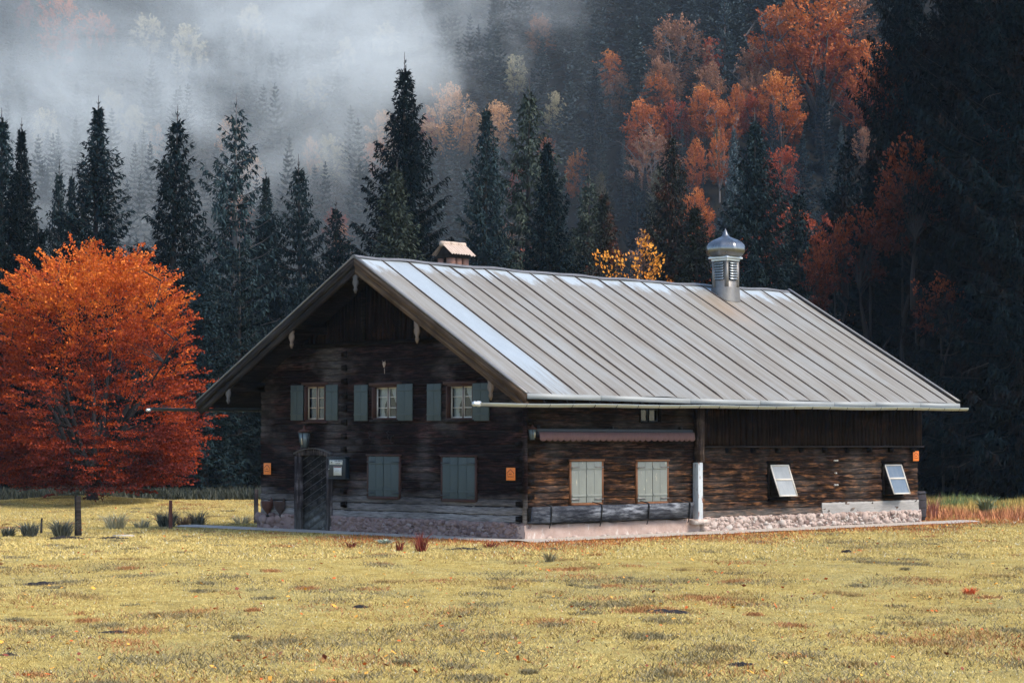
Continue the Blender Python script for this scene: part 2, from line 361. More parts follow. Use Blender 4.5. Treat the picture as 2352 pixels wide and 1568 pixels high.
def log_wall(name, face, a0, a1, z0, ztop, holes, mat, seed, h=.215, board=None):
    """hewn courses: rounded faces, open joints, wandering edges; holes are real openings"""
    rs = np.random.RandomState(seed)
    zs = [z0]
    while zs[-1] < 8: zs.append(zs[-1] + h * rs.uniform(.88, 1.14))
    zl = set()
    for i in range(len(zs) - 1):
        for q in (0, .05, .11, .3, .7, .89, .95): zl.add(round(zs[i] + q * (zs[i + 1] - zs[i]), 4))
    al = set(np.round(np.linspace(a0, a1, int((a1 - a0) / .16) + 1), 4))
    for (b0, b1, c0, c1) in holes: al |= {b0, b1}; zl |= {c0, c1}
    al = np.array(sorted(al)); zl = np.array(sorted(zl))
    zmax = max(ztop(a) for a in al); zl = zl[zl <= zmax + .3]
    co = rs.uniform(-.014, .014, len(zs)); ph = rs.uniform(0, 9, len(zs)); tl = rs.uniform(-.010, .010, len(zs))
    V = []
    for z in zl:
        i = min(np.searchsorted(zs, z + 1e-6) - 1, len(zs) - 2); i = max(i, 0); q = min(1, max(0, (z - zs[i]) / (zs[i + 1] - zs[i])))
        for a in al:
            b = -.060 if (q < .03 or q > .97) else .030 * (1 - abs(2 * q - 1) ** 4) - .030
            wob = .006 * math.sin(a * 3.1 + ph[i]) + .004 * math.sin(a * 9.7 + ph[i] * 3) + rs.uniform(-.0025, .0025)
            d = .012 + b + co[i] + tl[i] * math.sin(a * .5 + ph[i]) + wob
            zz = z + (.010 * math.sin(a * 1.3 + ph[i] + 2) + .006 * math.sin(a * 5 + ph[i]) if not any(abs(z - c) < .02 for hh in holes for c in hh[2:]) else 0)
            V.append(wp(face, a, d, min(zz, ztop(a))))
    n = len(al); F = []
    for j in range(len(zl) - 1):
        for k in range(n - 1):
            am, zm = (al[k] + al[k + 1]) / 2, (zl[j] + zl[j + 1]) / 2
            if any(b0 < am < b1 and c0 < zm < c1 for (b0, b1, c0, c1) in holes): continue
            if zl[j] >= max(ztop(al[k]), ztop(al[k + 1])): continue
            F.append((j * n + k, j * n + k + 1, (j + 1) * n + k + 1, (j + 1) * n + k))
    if face == 'g': F = [f[::-1] for f in F]
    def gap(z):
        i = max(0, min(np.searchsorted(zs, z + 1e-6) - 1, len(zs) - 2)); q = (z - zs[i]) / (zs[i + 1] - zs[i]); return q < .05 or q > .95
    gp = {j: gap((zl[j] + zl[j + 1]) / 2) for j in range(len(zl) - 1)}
    MI = [1 if gp[min(f) // n] and (min(f) % n * 7 + min(f) // n * 3) % 11 > 1 else 0 for f in F]  # near-black joint faces: shade between the courses painted in as colour
    return raw(name, np.array(V), F, [mat, M['soot_and_shade']], house, MI)

def vert_boards(name, face, a0, a1, zlo, ztop, d, mat, seed, wdt=.17):
    rs = random.Random(seed); mb = MB(); a = a0
    while a < a1 - .02:
        b = min(a1, a + wdt * rs.uniform(.6, 1.5)); dd = d + rs.uniform(0, .03); z0 = zlo + rs.uniform(-.015, .015)
        P = [wp(face, a + .004, 0, z0), wp(face, b - .004, 0, z0), wp(face, b - .004, 0, ztop(b - .004)), wp(face, a + .004, 0, ztop(a + .004))]
        if ztop((a + b) / 2) > z0 + .05:
            v = (-dd, 0, 0) if face == 'g' else (0, -dd, 0); mb.prism(P, v)
        a = b
    return mb.build(name, mat, house)

under = lambda y: roof_z(y) - .17
HOLES_G = [(8.58, 9.54, 3.39, 4.43), (5.22, 6.32, 3.41, 4.37), (2.0, 3.08, 3.38, 4.34), (8.44, 9.69, .05, 2.36)]
HOLES_S = [(4.75, 5.66, 3.30, 4.05)]
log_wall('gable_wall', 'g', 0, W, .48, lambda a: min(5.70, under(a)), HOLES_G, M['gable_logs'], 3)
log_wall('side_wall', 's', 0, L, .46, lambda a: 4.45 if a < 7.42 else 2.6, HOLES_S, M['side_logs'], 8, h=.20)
vert_boards('gable_boards', 'g', .6, W - .6, 5.66, lambda a: min(under(a), 9), .035, M['boards'], 4)
vert_boards('barn_boards', 's', 7.42, L + .12, 2.62, lambda a: 4.55, .09, M['boards'], 5, .19)
b = MB(); b.box(L - .02, .05, .3, L + .05, W - .05, 4.7); b.box(.05, W - .02, .3, L - .05, W + .04, 4.7)
b.prism([(L - .01, .1, 4.7), (L - .01, W - .1, 4.7), (L - .01, RU, HR - .3)], (.05, 0, 0))
b.box(.4, .4, 2.75, L - .4, W - .4, 2.85); b.build('rear_wall', M['plain_wood'], house)
# drip rail, beam, king post
b = MB(); b.box(7.42, -.16, 2.565, L + .16, -.02, 2.605); b.build('drip_rail', M['barge'], house)
b = MB()
for i in range(9):
    x = 8.6 + i * 1.2; b.box(x, -.11, 2.40, x + .16, -.0, 2.555, j=.006)
b.each('joist_end', M['plain_wood'], house)
b = MB(); b.box(-.12, 1.85, 5.60, .0, W - 2.3, 5.72, j=.006); b.build('gable_beam', M['plain_wood'], house)
b = MB(); b.box(-.13, 6.66, 5.73, -.03, 6.80, 7.2); b.build('king_post', M['plain_wood'], house)
# dovetailed log ends at the corner and at the cross wall
rs = random.Random(5)
def log_ends(face, a, z0, z1, w_, d):
    mb = MB(); z = z0
    k = 0
    while z < z1:
        h = .205
        if k % 2 == 0:
            e = rs.uniform(-.012, .012)
            P = [wp(face, a - w_ / 2 + e, 0, z + .012), wp(face, a + w_ / 2 + e, 0, z + .045), wp(face, a + w_ / 2 + e, 0, z + h - .03), wp(face, a - w_ / 2 + e, 0, z + h)]
            dd = d + rs.uniform(0, .02); mb.prism(P, (-dd, 0, 0) if face == 'g' else (0, -dd, 0))
        z += h; k += 1
    return mb
log_ends('g', 7.66, .75, 5.3, .22, .055).each('log_end', M['plain_wood'], house)
log_ends('g', .15, .5, 4.3, .26, .06).each('log_end', M['plain_wood'], house)
log_ends('s', .17, .7, 4.4, .30, .075).each('log_end', M['plain_wood'], house)
b = MB(); b.box(-.05, -.10, .48, .04, .05, 4.5, j=.004); b.build('corner_post', M['gable_logs'], house)

# foundation ----------------------------------------------------
def stones(mb, face, a0, a1, z0, z1, d, seed, size=.16, mi=0):
    r = random.Random(seed); n = int((a1 - a0) * (z1 - z0) / (size * size) * 1.9)
    for i in range(n):
        a = r.uniform(a0 + .02, a1 - .02); z = r.uniform(z0, z1 - .03); s = size * r.choice([.4, .55, .75, 1.05, 1.5]) * r.uniform(.8, 1.1)
        sa, sz, sd_ = s * r.uniform(.8, 1.35) * .55, s * r.uniform(.6, .95) * .55, .05 + s * r.uniform(.1, .22)
        rot = r.uniform(-.5, .5); V = []; F = []
        nu, nv = r.choice([5, 6, 7]), 2; off = r.uniform(-.03, .015); pw_ = .35
        for j in range(nv + 1):
            th = j / nv * math.pi / 2
            for k in range(nu):
                ph = k / nu * 2 * math.pi; q = r.uniform(.82, 1.12)
                ca, cz = math.cos(ph) * max(0, math.cos(th)) ** pw_ * sa * q, math.sin(ph) * max(0, math.cos(th)) ** pw_ * sz * q
                aa = a + ca * math.cos(rot) - cz * math.sin(rot); zz = z + ca * math.sin(rot) + cz * math.cos(rot)
                V.append(wp(face, aa, d - .03 + off + math.sin(th) * sd_, min(max(zz, -.05), z1 + .02)))
        for j in range(nv):
            for k in range(nu): F.append((j * nu + k, j * nu + (k + 1) % nu, (j + 1) * nu + (k + 1) % nu, (j + 1) * nu + k))
        F.append([nv * nu + k for k in range(nu)])
        mb.add(V, F, r.choice([1, 2, 2, 3, 3, 4, 5]))
def slab(mb, face, a0, a1, z0, z1, d, seed, mi=0, step=.12, rag=.03):
    r = np.random.RandomState(seed); A = np.linspace(a0, a1, int((a1 - a0) / step) + 2); Z = np.linspace(z0, z1, 6); n = len(A)
    top = r.uniform(-rag, rag, n)
    V = []
    for i, z in enumerate(Z):
        for k, a in enumerate(A):
            V.append(wp(face, a, d + .012 * math.sin(a * 5 + z * 9) + r.uniform(-.012, .012), z + top[k] * (i / 5) ** 2))
    for k, a in enumerate(A): V.append(wp(face, a, -.25, z1 + top[k]))
    F = [(i * n + k, i * n + k + 1, (i + 1) * n + k + 1, (i + 1) * n + k) for i in range(6) for k in range(n - 1)]
    for e in (0, n - 1):
        b_ = len(V); V += [wp(face, A[e], d, z0), wp(face, A[e], d, z1 - .03), wp(face, A[e], -.2, z1 - .03), wp(face, A[e], -.2, z0)]; F.append((b_, b_ + 1, b_ + 2, b_ + 3))
    mb.add(V, F, mi)
f = MB(); slab(f, 'g', -.09, 8.24, -.1, .50, .06, 1); stones(f, 'g', .0, 8.22, 0, .5, .07, 2, .17); stones(f, 'g', .0, 8.22, 0, .5, .07, 22, .11)
slab(f, 'g', 9.95, W + .1, -.1, .5, .07, 3); stones(f, 'g', 9.97, W + .08, 0, .52, .08, 4, .26)
f.build('stone_plinth', ST_COOL, house)
f = MB(); slab(f, 's', -.09, 7.3, -.1, .44, .10, 5)
stones(f, 's', .5, 7.3, -.02, .10, .14, 6, .15); f.build('plaster_plinth', [M['plaster']] + ST_WARM[1:], house)
f = MB(); slab(f, 's', 7.28, L + .12, -.1, .46, .05, 7); stones(f, 's', 7.3, L + .1, 0.0, .47, .06, 8, .20)
stones(f, 's', 7.3, L + .1, 0.0, .47, .06, 28, .12); stones(f, 's', 7.3, 10.5, -.04, .12, .18, 9, .2); f.build('side_plinth', ST_WARM, house)
f = MB(); slab(f, 's', L - 5.3, L + .02, .44, .80, .035, 12, rag=.008); f.build('sill_board', simple('sill_board', (.27, .26, .25), .85, sc=3, stretch=(1, 1, 9), var=.45), house)

# roof ----------------------------------------------------------
SEAMS = [-.45, .59, 1.43, 2.28, 3.16, 3.72, 4.67, 5.69, 6.72, 7.74, 8.8, 9.81, 10.85, 11.89, 12.92, 14.0, 15.04, 16.05, 17.17, 18.22]
EDG = [-OG - .05] + SEAMS + [RX1]
def slope_mesh(right):
    V, F, UV, MI = [], [], [], []
    ny_ = 26; ye = -OE if right else W + OE
    rr_ = random.Random(7)
    for i in range(len(EDG) - 1):
        sub = 4; xs = np.linspace(EDG[i], EDG[i + 1], sub + 1); b0 = len(V); tilt = rr_.uniform(-.006, .006)
        for j in range(ny_ + 1):
            y = RU + (ye - RU) * j / ny_
            for k, x in enumerate(xs):
                bow = .010 * math.sin(math.pi * k / sub) * math.sin(y * 2.3 + i) + tilt * (k - 2) / 2
                V.append((x, y, roof_z(y, x) + bow + .006 * math.sin(y * 1.7 + x))); UV.append((x, abs(y - RU) * 1.154))
        for j in range(ny_):
            for k in range(sub):
                q = b0 + j * (sub + 1) + k; f_ = (q, q + 1, q + sub + 2, q + sub + 1); F.append(f_ if right else f_[::-1]); MI.append(0)
    for x in SEAMS:                                                # standing seams
        w2, h = .017, .042; b0 = len(V); n_ = 26
        for j in range(n_ + 1):
            y = RU + (ye - RU) * j / n_; z = roof_z(y, x); wv = .006 * math.sin(y * 2 + x * 5)
            for dx_, dz_ in ((-w2, -.01), (-w2 * .7, h), (w2 * .7, h), (w2, -.01)):
                V.append((x + dx_ + wv, y, z + dz_ * (1 if 0 < j < n_ else .3))); UV.append((x, abs(y - RU) * 1.154))
        for j in range(n_):
            for k in range(3):
                q = b0 + j * 4 + k; F.append((q, q + 1, q + 5, q + 4)); MI.append(1)
    return raw('roof', np.array(V), F, [M['roof_sheet'], M['seam_dark']], house, MI, UV)
slope_mesh(True); slope_mesh(False)
def rake_prism(mb, x0, x1, right, t0, t1, y0=None, y1=None, mi=0, cut=0.0):
    """board under one roof slope: top t0 and bottom t1 below the sheet"""
    ye = (-OE if right else W + OE) if y1 is None else y1; ys = RU if y0 is None else y0; n_ = 10
    top = [(x0, ys + (ye - ys) * i / n_, roof_z(ys + (ye - ys) * i / n_, x0) - t0) for i in range(n_ + 1)]
    sg = 1 if right else -1
    bot = [(x0, ys + (ye + sg * cut - ys) * i / n_, roof_z(ys + (ye + sg * cut - ys) * i / n_, x0) - t1) for i in range(n_ + 1)]
    b0 = len(mb.v); n = n_ + 1
    V = top + bot + [(x1, y, z) for _, y, z in top] + [(x1, y, z) for _, y, z in bot]
    F = []
    for i in range(n_):
        F += [(i, i + 1, n + i + 1, n + i), (2 * n + i, 3 * n + i, 3 * n + i + 1, 2 * n + i + 1), (i, 2 * n + i, 2 * n + i + 1, i + 1), (n + i, n + i + 1, 3 * n + i + 1, 3 * n + i)]
    F += [(0, n, 3 * n, 2 * n), (n_, 2 * n + n_, 3 * n + n_, n + n_)]
    mb.add(V, F, mi)
b = MB()
for rt in (True, False): rake_prism(b, -OG + .02, RX1 - .03, rt, .125, .17)
b.build('soffit', M['plain_wood'], house)
b = MB(); rake_prism(b, -OG - .085, -OG - .03, True, .03, .27, cut=.05); rake_prism(b, -OG - .045, -OG + .02, True, .255, .50, cut=.20)
b.build('bargeboard', M['barge_worn'], house)
b = MB(); rake_prism(b, -OG - .085, -OG - .03, False, .03, .27, cut=.05); rake_prism(b, -OG - .045, -OG + .02, False, .255, .50, cut=.20)
b.build('bargeboard', M['barge'], house)
b = MB(); rake_prism(b, RX1 - .04, RX1 + .02, True, .02, .26); rake_prism(b, RX1 - .04, RX1 + .02, False, .02, .26); b.build('bargeboard', M['plain_wood'], house)
b = MB(); rake_prism(b, RX1 - .10, RX1 + .05, True, -.10, -.065, mi=0); rake_prism(b, RX1 - .14, RX1 - .11, True, -.05, .01, mi=1); rake_prism(b, RX1 - .06, RX1 - .02, True, -.064, .0, mi=1)
rake_prism(b, -OG - .10, -OG + .03, False, -.03, .012); rake_prism(b, -OG - .10, -OG + .015, True, -.03, .012)
b.each('verge_trim', [M['zinc_dull'], M['soot_and_shade']], house)
b = MB()
xs = np.linspace(-OG - .1, RX1, 48)
for i in range(len(xs) - 1):
    z0, z1 = roof_z(RU, xs[i]) + .012 * math.sin(xs[i] * 3.3), roof_z(RU, xs[i + 1]) + .012 * math.sin(xs[i + 1] * 3.3)
    P = [(xs[i], RU - .16, z0 - .045), (xs[i], RU - .03, z0 + .035), (xs[i], RU + .03, z0 + .035), (xs[i], RU + .16, z0 - .045)]
    Q = [(xs[i + 1], y, z + z1 - z0) for _, y, z in P]
    b.add(P + Q, [(0, 1, 5, 4), (1, 2, 6, 5), (2, 3, 7, 6)])
b.add([(xs[0], RU - .16, HR - .05), (xs[0], RU - .03, HR + .035), (xs[0], RU + .03, HR + .035), (xs[0], RU + .16, HR - .05)], [(0, 1, 2, 3)])
b.build('ridge_cap', M['zinc_dull'], house)
# eave fascia of folded sheet, then the board behind it
b = MB(); seg = [-OG - .06, 1.45, 5.2, 8.4, 12.0, 14.2, 16.6, RX1]
for i in range(len(seg) - 1):
    a0, a1 = seg[i] + .003, seg[i + 1] - .003; k = .012 * (i % 2)
    b.prism([(a0, -OE - .022 - k, HE + sag(a0) - .005), (a1, -OE - .022 - k, HE + sag(a1) - .005), (a1, -OE - .030 - k, HE + sag(a1) - .15), (a0, -OE - .030 - k, HE + sag(a0) - .15)], (0, .022, 0))
b.build('eave_fascia', simple('sheet_pale', (.27, .285, .285), .55, .1, var=.12, sc=3), house)
b = MB(); b.box(-OG, W + OE - .02, HEL - .15, RX1, W + OE + .02, HEL - .0); b.build('eave_fascia', M['plain_wood'], house)
# rafters under the long eave, purlins under the gable
b = MB()
for i in range(20):
    x = -.6 + i * 1.0
    P = [(x, -OE + .06, roof_z(-OE + .06) - .28), (x, .1, roof_z(.1) - .30), (x, .1, roof_z(.1) - .18), (x, -OE + .06, roof_z(-OE + .06) - .18)]
    b.prism(P, (.13, 0, 0))
b.each('rafter', M['plain_wood'], house)
for y in (11.69, 8.57, 5.65, 2.94, -.03):
    b = MB(); zt = roof_z(y) - .16; b.box(-OG + .06, y - .11, zt - .36, .1, y + .11, zt - .08); b.build('purlin', M['plain_wood'], house)
def pendant(y, zb, zt, mat, lab):
    pr = [(.075, 0), (.10, .04), (.085, .09), (.095, .16), (.07, .22), (.095, .28), (.10, .36), (.075, .43), (.045, .48), (.03, .53), (.055, .58), (.05, .63), (.02, .68), (0.0, .74)]
    s = (zt - zb) / .74; L_ = [(h * 1.05, zt - q * s) for h, q in pr]
    P = [(-OG - .02, y - h, z) for h, z in L_] + [(-OG - .02, y + h, z) for h, z in reversed(L_[:-1])]
    MB().prism(P, (.06, 0, 0)).build('pendant', mat, house, label=lab)
pendant(5.62, 7.04, 7.62, M['carved_grey'], 'carved wooden drop hanging under the gable peak')
pendant(8.57, 5.53, 6.16, M['carved'], 'carved wooden drop high under the left bargeboard')
pendant(2.94, 5.49, 6.14, M['carved'], 'carved wooden drop high under the right bargeboard')
pendant(11.69, 3.91, 4.5, M['carved_grey'], 'carved wooden drop at the foot of the left bargeboard')
pendant(-.05, 3.85, 4.52, M['carved'], 'carved wooden drop at the foot of the right bargeboard')

# gutters
def gutter(xa, xb, y, za, zb, name, mat):
    mb = MB(); n_ = 40; pr = []
    for k in range(9):
        a = math.pi + k * math.pi / 8; pr.append((math.cos(a) * .085, math.sin(a) * .085))
    pr = [(-.092, .012)] + pr + [(.092, .012)]
    inn = [(p * .9, q * .9 + .004) for p, q in reversed(pr)]
    P = pr + inn; m = len(P); V = []
    for i in range(n_ + 1):
        x = xa + (xb - xa) * i / n_; z = za + (zb - za) * i / n_ + .008 * math.sin(x * 1.3)
        V += [(x, y + p, z + q) for p, q in P]
    F = [(i * m + k, i * m + (k + 1) % m, (i + 1) * m + (k + 1) % m, (i + 1) * m + k) for i in range(n_) for k in range(m)]
    F += [[k for k in range(len(pr))]]
    mb.add(V, F)
    return mb.build(name, mat, house, smooth=False)
g = gutter(-3.30, 19.15, -OE - .12, 3.72, 3.86, 'gutter', M['zinc'])
b = MB()
for i in range(24):
    x = -1.6 + i * .88; z = 3.72 + .14 * (x + 3.3) / 22.4
    b.tube([(x, -OE - .12 + math.cos(a) * .086, z + math.sin(a) * .086) for a in np.linspace(math.pi, 2 * math.pi, 8)], .010, 4)
    b.tube([(x, -OE - .04, z), (x, -OE + .05, z + .12)], .010, 4)
b.each('bracket', M['iron'], g, 2)
MB().lathe([(0.02, -.16), (.055, -.15), (.075, -.09), (.06, -.04), (.08, .02), (.075, .1)], 12).build('spout', M['bright_metal'], g)
sp = g.children[-1]; sp.rotation_euler = (0, math.pi / 2, 0); sp.location = (-3.34, -OE - .12, 3.71)
g = gutter(-3.05, 19.1, W + OE + .12, 3.78, 3.86, 'gutter', M['dark_metal'])
b = MB()
for i in range(9):
    x = -.9 + i * 1.0; b.tube([(x, W + OE + .12 + math.cos(a) * .088, 3.79 + math.sin(a) * .088) for a in np.linspace(math.pi, 2 * math.pi, 8)], .012, 4)
b.each('bracket', M['iron'], g)
MB().lathe([(0.03, -.09), (.05, -.07), (.05, .02), (.045, .04)], 12).build('spout', M['bright_metal'], g)
sp = g.children[-1]; sp.rotation_euler = (0, math.pi / 2, 0); sp.location = (-3.12, W + OE + .12, 3.72)

# roof vent with its onion dome
def build_vent():
    cx, cy, s = 14.50, 4.86, .305
    v = MB(); zt = 8.93; pr = []
    for dx, dy in ((-s, -s), (s, -s), (s, s), (-s, s)): pr.append((cx + dx, cy + dy))
    V = [(x, y, roof_z(y, x) - .12) for x, y in pr] + [(x, y, zt) for x, y in pr]
    v.add(V, [(0, 1, 5, 4), (1, 2, 6, 5), (2, 3, 7, 6), (3, 0, 4, 7), (4, 5, 6, 7)])
    e = s + .018                                                   # corner boards
    for sx in (-1, 1):
        for sy in (-1, 1):
            x, y = cx + sx * (s - .03), cy + sy * (s - .03); v.box(x - .05, y - .05, 7.9, x + .05, y + .05, zt - .01)
    vent = v.build('roof_vent', M['zinc_dull'], house)
    f_ = MB(); e = s + .03                                           # flashing skirt at the foot
    pr = [(cx - e, cy - e), (cx + e, cy - e), (cx + e, cy + e), (cx - e, cy + e)]
    V = [(x + (x - cx) * .06, y + (y - cy) * .06, roof_z(y, x) + .012) for x, y in pr] + [(x, y, 7.98 + (.0)) for x, y in pr]
    f_.add(V, [(0, 1, 5, 4), (1, 2, 6, 5), (2, 3, 7, 6), (3, 0, 4, 7)])
    f_.build('flashing', M['zinc_dull'], vent)
    for fx in ('a', 'b'):
        m = MB(); 
        for k in range(7):
            z = 8.26 + k * .088
            if fx == 'a': P = [(cx - s - .012, cy - .19, z + .062), (cx - s - .012, cy + .19, z + .062), (cx - s - .062, cy + .19, z), (cx - s - .062, cy - .19, z)]; m.prism(P, (0, 0, -.012), 0)
            else: P = [(cx - .19, cy - s - .012, z + .062), (cx + .19, cy - s - .012, z + .062), (cx + .19, cy - s - .062, z), (cx - .19, cy - s - .062, z)]; m.prism(P, (0, 0, -.012), 0)
        if fx == 'a': m.box(cx - s - .008, cy - .2, 8.23, cx - s + .02, cy + .2, 8.88, 1)
        else: m.box(cx - .2, cy - s - .008, 8.23, cx + .2, cy - s + .02, 8.88, 1)
        m.build('louver', [M['zinc'], M['soot_and_shade']], vent)
    c_ = MB(); q = .415; c_.box(cx - q, cy - q, 8.945, cx + q, cy + q, 9.015); c_.box(cx - q + .03, cy - q + .03, 9.016, cx + q - .03, cy + q - .03, 9.04)
    c_.box(cx - q + .07, cy - q + .07, 8.87, cx + q - .07, cy + q - .07, 8.944); c_.build('cornice', M['bright_metal'], vent, bevel=.008)
    prof = [(.54, 9.03), (.63, 9.09), (.685, 9.17), (.705, 9.25), (.70, 9.33), (.675, 9.41), (.62, 9.48), (.54, 9.54), (.43, 9.60), (.29, 9.655), (.175, 9.705), (.128, 9.75), (.10, 9.80), (.066, 9.87), (.034, 9.94), (.004, 10.0)]
    V = []; n_ = 64; F = []
    for r_, z in prof:
        for k in range(n_):
            a = k * 2 * math.pi / n_; seg_ = math.pi / 4; q_ = ((a + math.pi / 8) % seg_) - seg_ / 2
            rad_ = r_ * (1 - .075 * (1 - math.cos(q_) / math.cos(0)) / (1 - math.cos(seg_ / 2)) * 0 - .04 * (1 - (abs(q_) / (seg_ / 2)) ** 6) * 0)
            flat = r_ * math.cos(seg_ / 2) / math.cos(q_); lobe = r_ * (1 - .05 * (abs(q_) / (seg_ / 2)) ** 2)
            V.append((cx + (flat * .9 + lobe * .1) * math.cos(a), cy + (flat * .9 + lobe * .1) * math.sin(a), z))
    for i in range(len(prof) - 1):
        for k in range(n_): F.append((i * n_ + k, i * n_ + (k + 1) % n_, (i + 1) * n_ + (k + 1) % n_, (i + 1) * n_ + k))
    dm = NT('dome_metal'); n = dm.noise(5, None, 5)
    M['dome'] = dm.set(dm.mix(n, (.11, .115, .12), (.27, .28, .285)), dm.mix(n, .22, .36), .95, .5)
    raw('dome', np.array(V), F, M['dome'], vent, smooth=True)
build_vent()

# chimney behind the ridge
def build_chimney():
    x0, x1, y0, y1 = 3.22, 3.98, 6.45, 7.05
    c_ = MB(); c_.box(x0, y0, 7.0, x1, y1, 8.12)
    for (a, b_, c0, d) in ((x0, x0 + .2, y0, y0 + .2), (x1 - .2, x1, y0, y0 + .2), (x0, x0 + .2, y1 - .2, y1), (x1 - .2, x1, y1 - .2, y1), (x0 + .28, x0 + .46, y0, y0 + .2)): c_.box(a, c0, 8.12, b_, d, 8.42)
    ch = c_.build('chimney', M['brick'], house)
    MB().box(x0 + .06, y0 + .21, 8.13, x1 - .06, y1 - .06, 8.40).build('flue', M['soot_and_shade'], ch)
    MB().box(x0 - .04, y0 - .04, 8.42, x1 + .04, y1 + .04, 8.47).build('lintel', M['soot_and_shade'], ch)
    yc = (y0 + y1) / 2; h = MB()
    h.prism([(x0 - .04, y0 - .05, 8.47), (x0 - .04, y1 + .05, 8.47), (x0 - .04, yc, 8.80)], (x1 - x0 + .08, 0, 0), 1)
    nt_ = 9
    for sgn in (-1, 1):
        for k in range(nt_):                                       # pan tiles in rounded rows
            xa = x0 - .12 + k * (x1 - x0 + .24) / nt_; wd = (x1 - x0 + .24) / nt_; V = []
            ext = .05 if k >= 7 else 0
            for q in range(2):
                y = yc + sgn * (.03 if q == 0 else .50 + ext); z = 8.86 - (0 if q == 0 else .36 + ext * .7)
                for i in range(7): a = math.pi * i / 6; V.append((xa + wd * i / 6, y, z + .035 * math.sin(a)))
            h.add(V, [(i, i + 1, i + 8, i + 7) for i in range(6)])
    for k in range(3):
        xa = x0 - .14 + k * .33; h.tube([(xa, yc, 8.86 + .01 * (k % 2)), (xa + .35, yc, 8.875)], [.085, .075], 10)
    h.build('hood', [M['clay'], M['soot_and_shade']], ch)
build_chimney()
# ---------------------------------------------------------------- windows, door, fittings of the house
def curtain_mesh(mb, face, a0, a1, z0, z1, d, side, seed, full=False):
    """gathered curtain drawn towards one side, scalloped free edge"""
    r = random.Random(seed); nz, na = 18, 26; V = []
    for j in range(nz + 1):
        q = j / nz; z = z1 - (z1 - z0) * q
        fr = (.97 if full else (.95 - .50 * sstep(.05, .72, q) + .10 * sstep(.78, 1, q))) + .018 * math.sin(j * 2.4)
        for i in range(na + 1):
            s = i / na * fr; a = a0 + (a1 - a0) * (s if side > 0 else 1 - s)
            V.append(wp(face, a, d + .016 * math.sin(i * 1.55 + q * 1.5 + seed) * (1 - .2 * q), z))
    n = na + 1; mb.add(V, [(j * n + i, j * n + i + 1, (j + 1) * n + i + 1, (j + 1) * n + i) for j in range(nz) for i in range(na)])

def make_shutter(parent, face, a0, a1, z0, z1, d, mat, hinge=1, name='shutter', lab=None, open_=0.0):
    s = MB(); n_ = 2; w_ = (a1 - a0) / n_
    for k in range(n_): wbox(s, face, a0 + k * w_ + .002, a0 + (k + 1) * w_ - .002, z0, z1, d, d + .025 + .004 * k)
    for z in (z0 + (z1 - z0) * .17, z0 + (z1 - z0) * .83): wbox(s, face, a0 + .01, a1 - .01, z - .028, z + .028, d + .026, d + .046)
    if open_:
        s.v = [((p[0] - open_ * ((p[1] - a0) / (a1 - a0) if hinge > 0 else (a1 - p[1]) / (a1 - a0))), p[1], p[2]) for p in s.v]
    return s.build(name, mat, parent, bevel=.004, label=lab)

def make_window(face, a0, a1, z0, z1, d, fmat, bars, header, sill, cur, lab, split=.5, rec=0.0, paint=None):
    """casement in its opening: frame mesh, then pane, curtain, sill"""
    f = MB(); t_ = .05
    wbox(f, face, a0 - .06, a0, z0 - .02, z1 + .02, -.20, d); wbox(f, face, a1, a1 + .06, z0 - .02, z1 + .02, -.20, d)
    wbox(f, face, a0 - .0, a1 + .0, z1, z1 + .05, -.20, d - .004); wbox(f, face, a0, a1, z0 - .05, z0, -.20, d - .004)
    if header: wbox(f, face, a0 - .16, a1 + .16, z1 + .052, z1 + .14, -.05, d + .03, j=.004)
    win = f.build('window', fmat, house, label=lab)
    if paint is None: paint = M['white_paint']
    c_ = MB(); D = -.09 + rec; m = a0 + (a1 - a0) * split
    for (b0, b1) in ((a0 + .003, m - .012), (m + .012, a1 - .003)):
        wbox(c_, face, b0, b0 + .032, z0 + .002, z1 - .002, D - .03, D + .015); wbox(c_, face, b1 - .032, b1, z0 + .002, z1 - .002, D - .03, D + .015)
        for z in (z0 + .022, z1 - .022): wbox(c_, face, b0 + .032, b1 - .032, z - .02, z + .02, D - .03, D + .013)
        for q in bars: zz = z0 + (z1 - z0) * q; wbox(c_, face, b0 + .032, b1 - .032, zz - .011, zz + .011, D - .02, D + .01)
    c_.build('sash', paint, win)
    k = MB(); wbox(k, face, m - .02, m + .02, z0, z1, D - .05, D + .022); k.build('mullion', fmat, win)
    p_ = MB(); V = [wp(face, a, D - .012, z) for a, z in ((a0, z0), (a1, z0), (a1, z1), (a0, z1))]; p_.add(V, [(3, 2, 1, 0) if face == 'g' else (0, 1, 2, 3)])
    p_.build('pane', M['glass_clear'], win)
    if cur:
        u = MB(); seed = int(a0 * 10)
        left_hi = face == 'g'
        for i, (b0, b1) in enumerate(((a0 + .02, m - .02), (m + .02, a1 - .02))):
            curtain_mesh(u, face, b0, b1, z0 + .03, z1 - .03, D - .09, 1 if (i == 0) else -1, seed + i, cur == 'full')
        u.build('curtain', M['curtain_dim'] if cur == 'full' else M['curtain'], win)
    k = MB(); wbox(k, face, a0 - .12, a1 + .12, z0 - .115, z0 - .052, -.05, d + .05, j=.003)
    if sill: k.build('sill', fmat if sill == 1 else M['barge'], win)
    return win
t = NT('glass_clear'); t.n.nodes.remove(t.b); gl = t.node('ShaderNodeBsdfGlossy'); gl.inputs['Roughness'].default_value = .03; gl.inputs[0].default_value = (.8, .85, .9, 1)
tr = t.node('ShaderNodeBsdfTransparent'); tr.inputs[0].default_value = (.78, .84, .86, 1); mx = t.node('ShaderNodeMixShader')
fr = t.node('ShaderNodeFresnel'); fr.inputs[0].default_value = 1.45
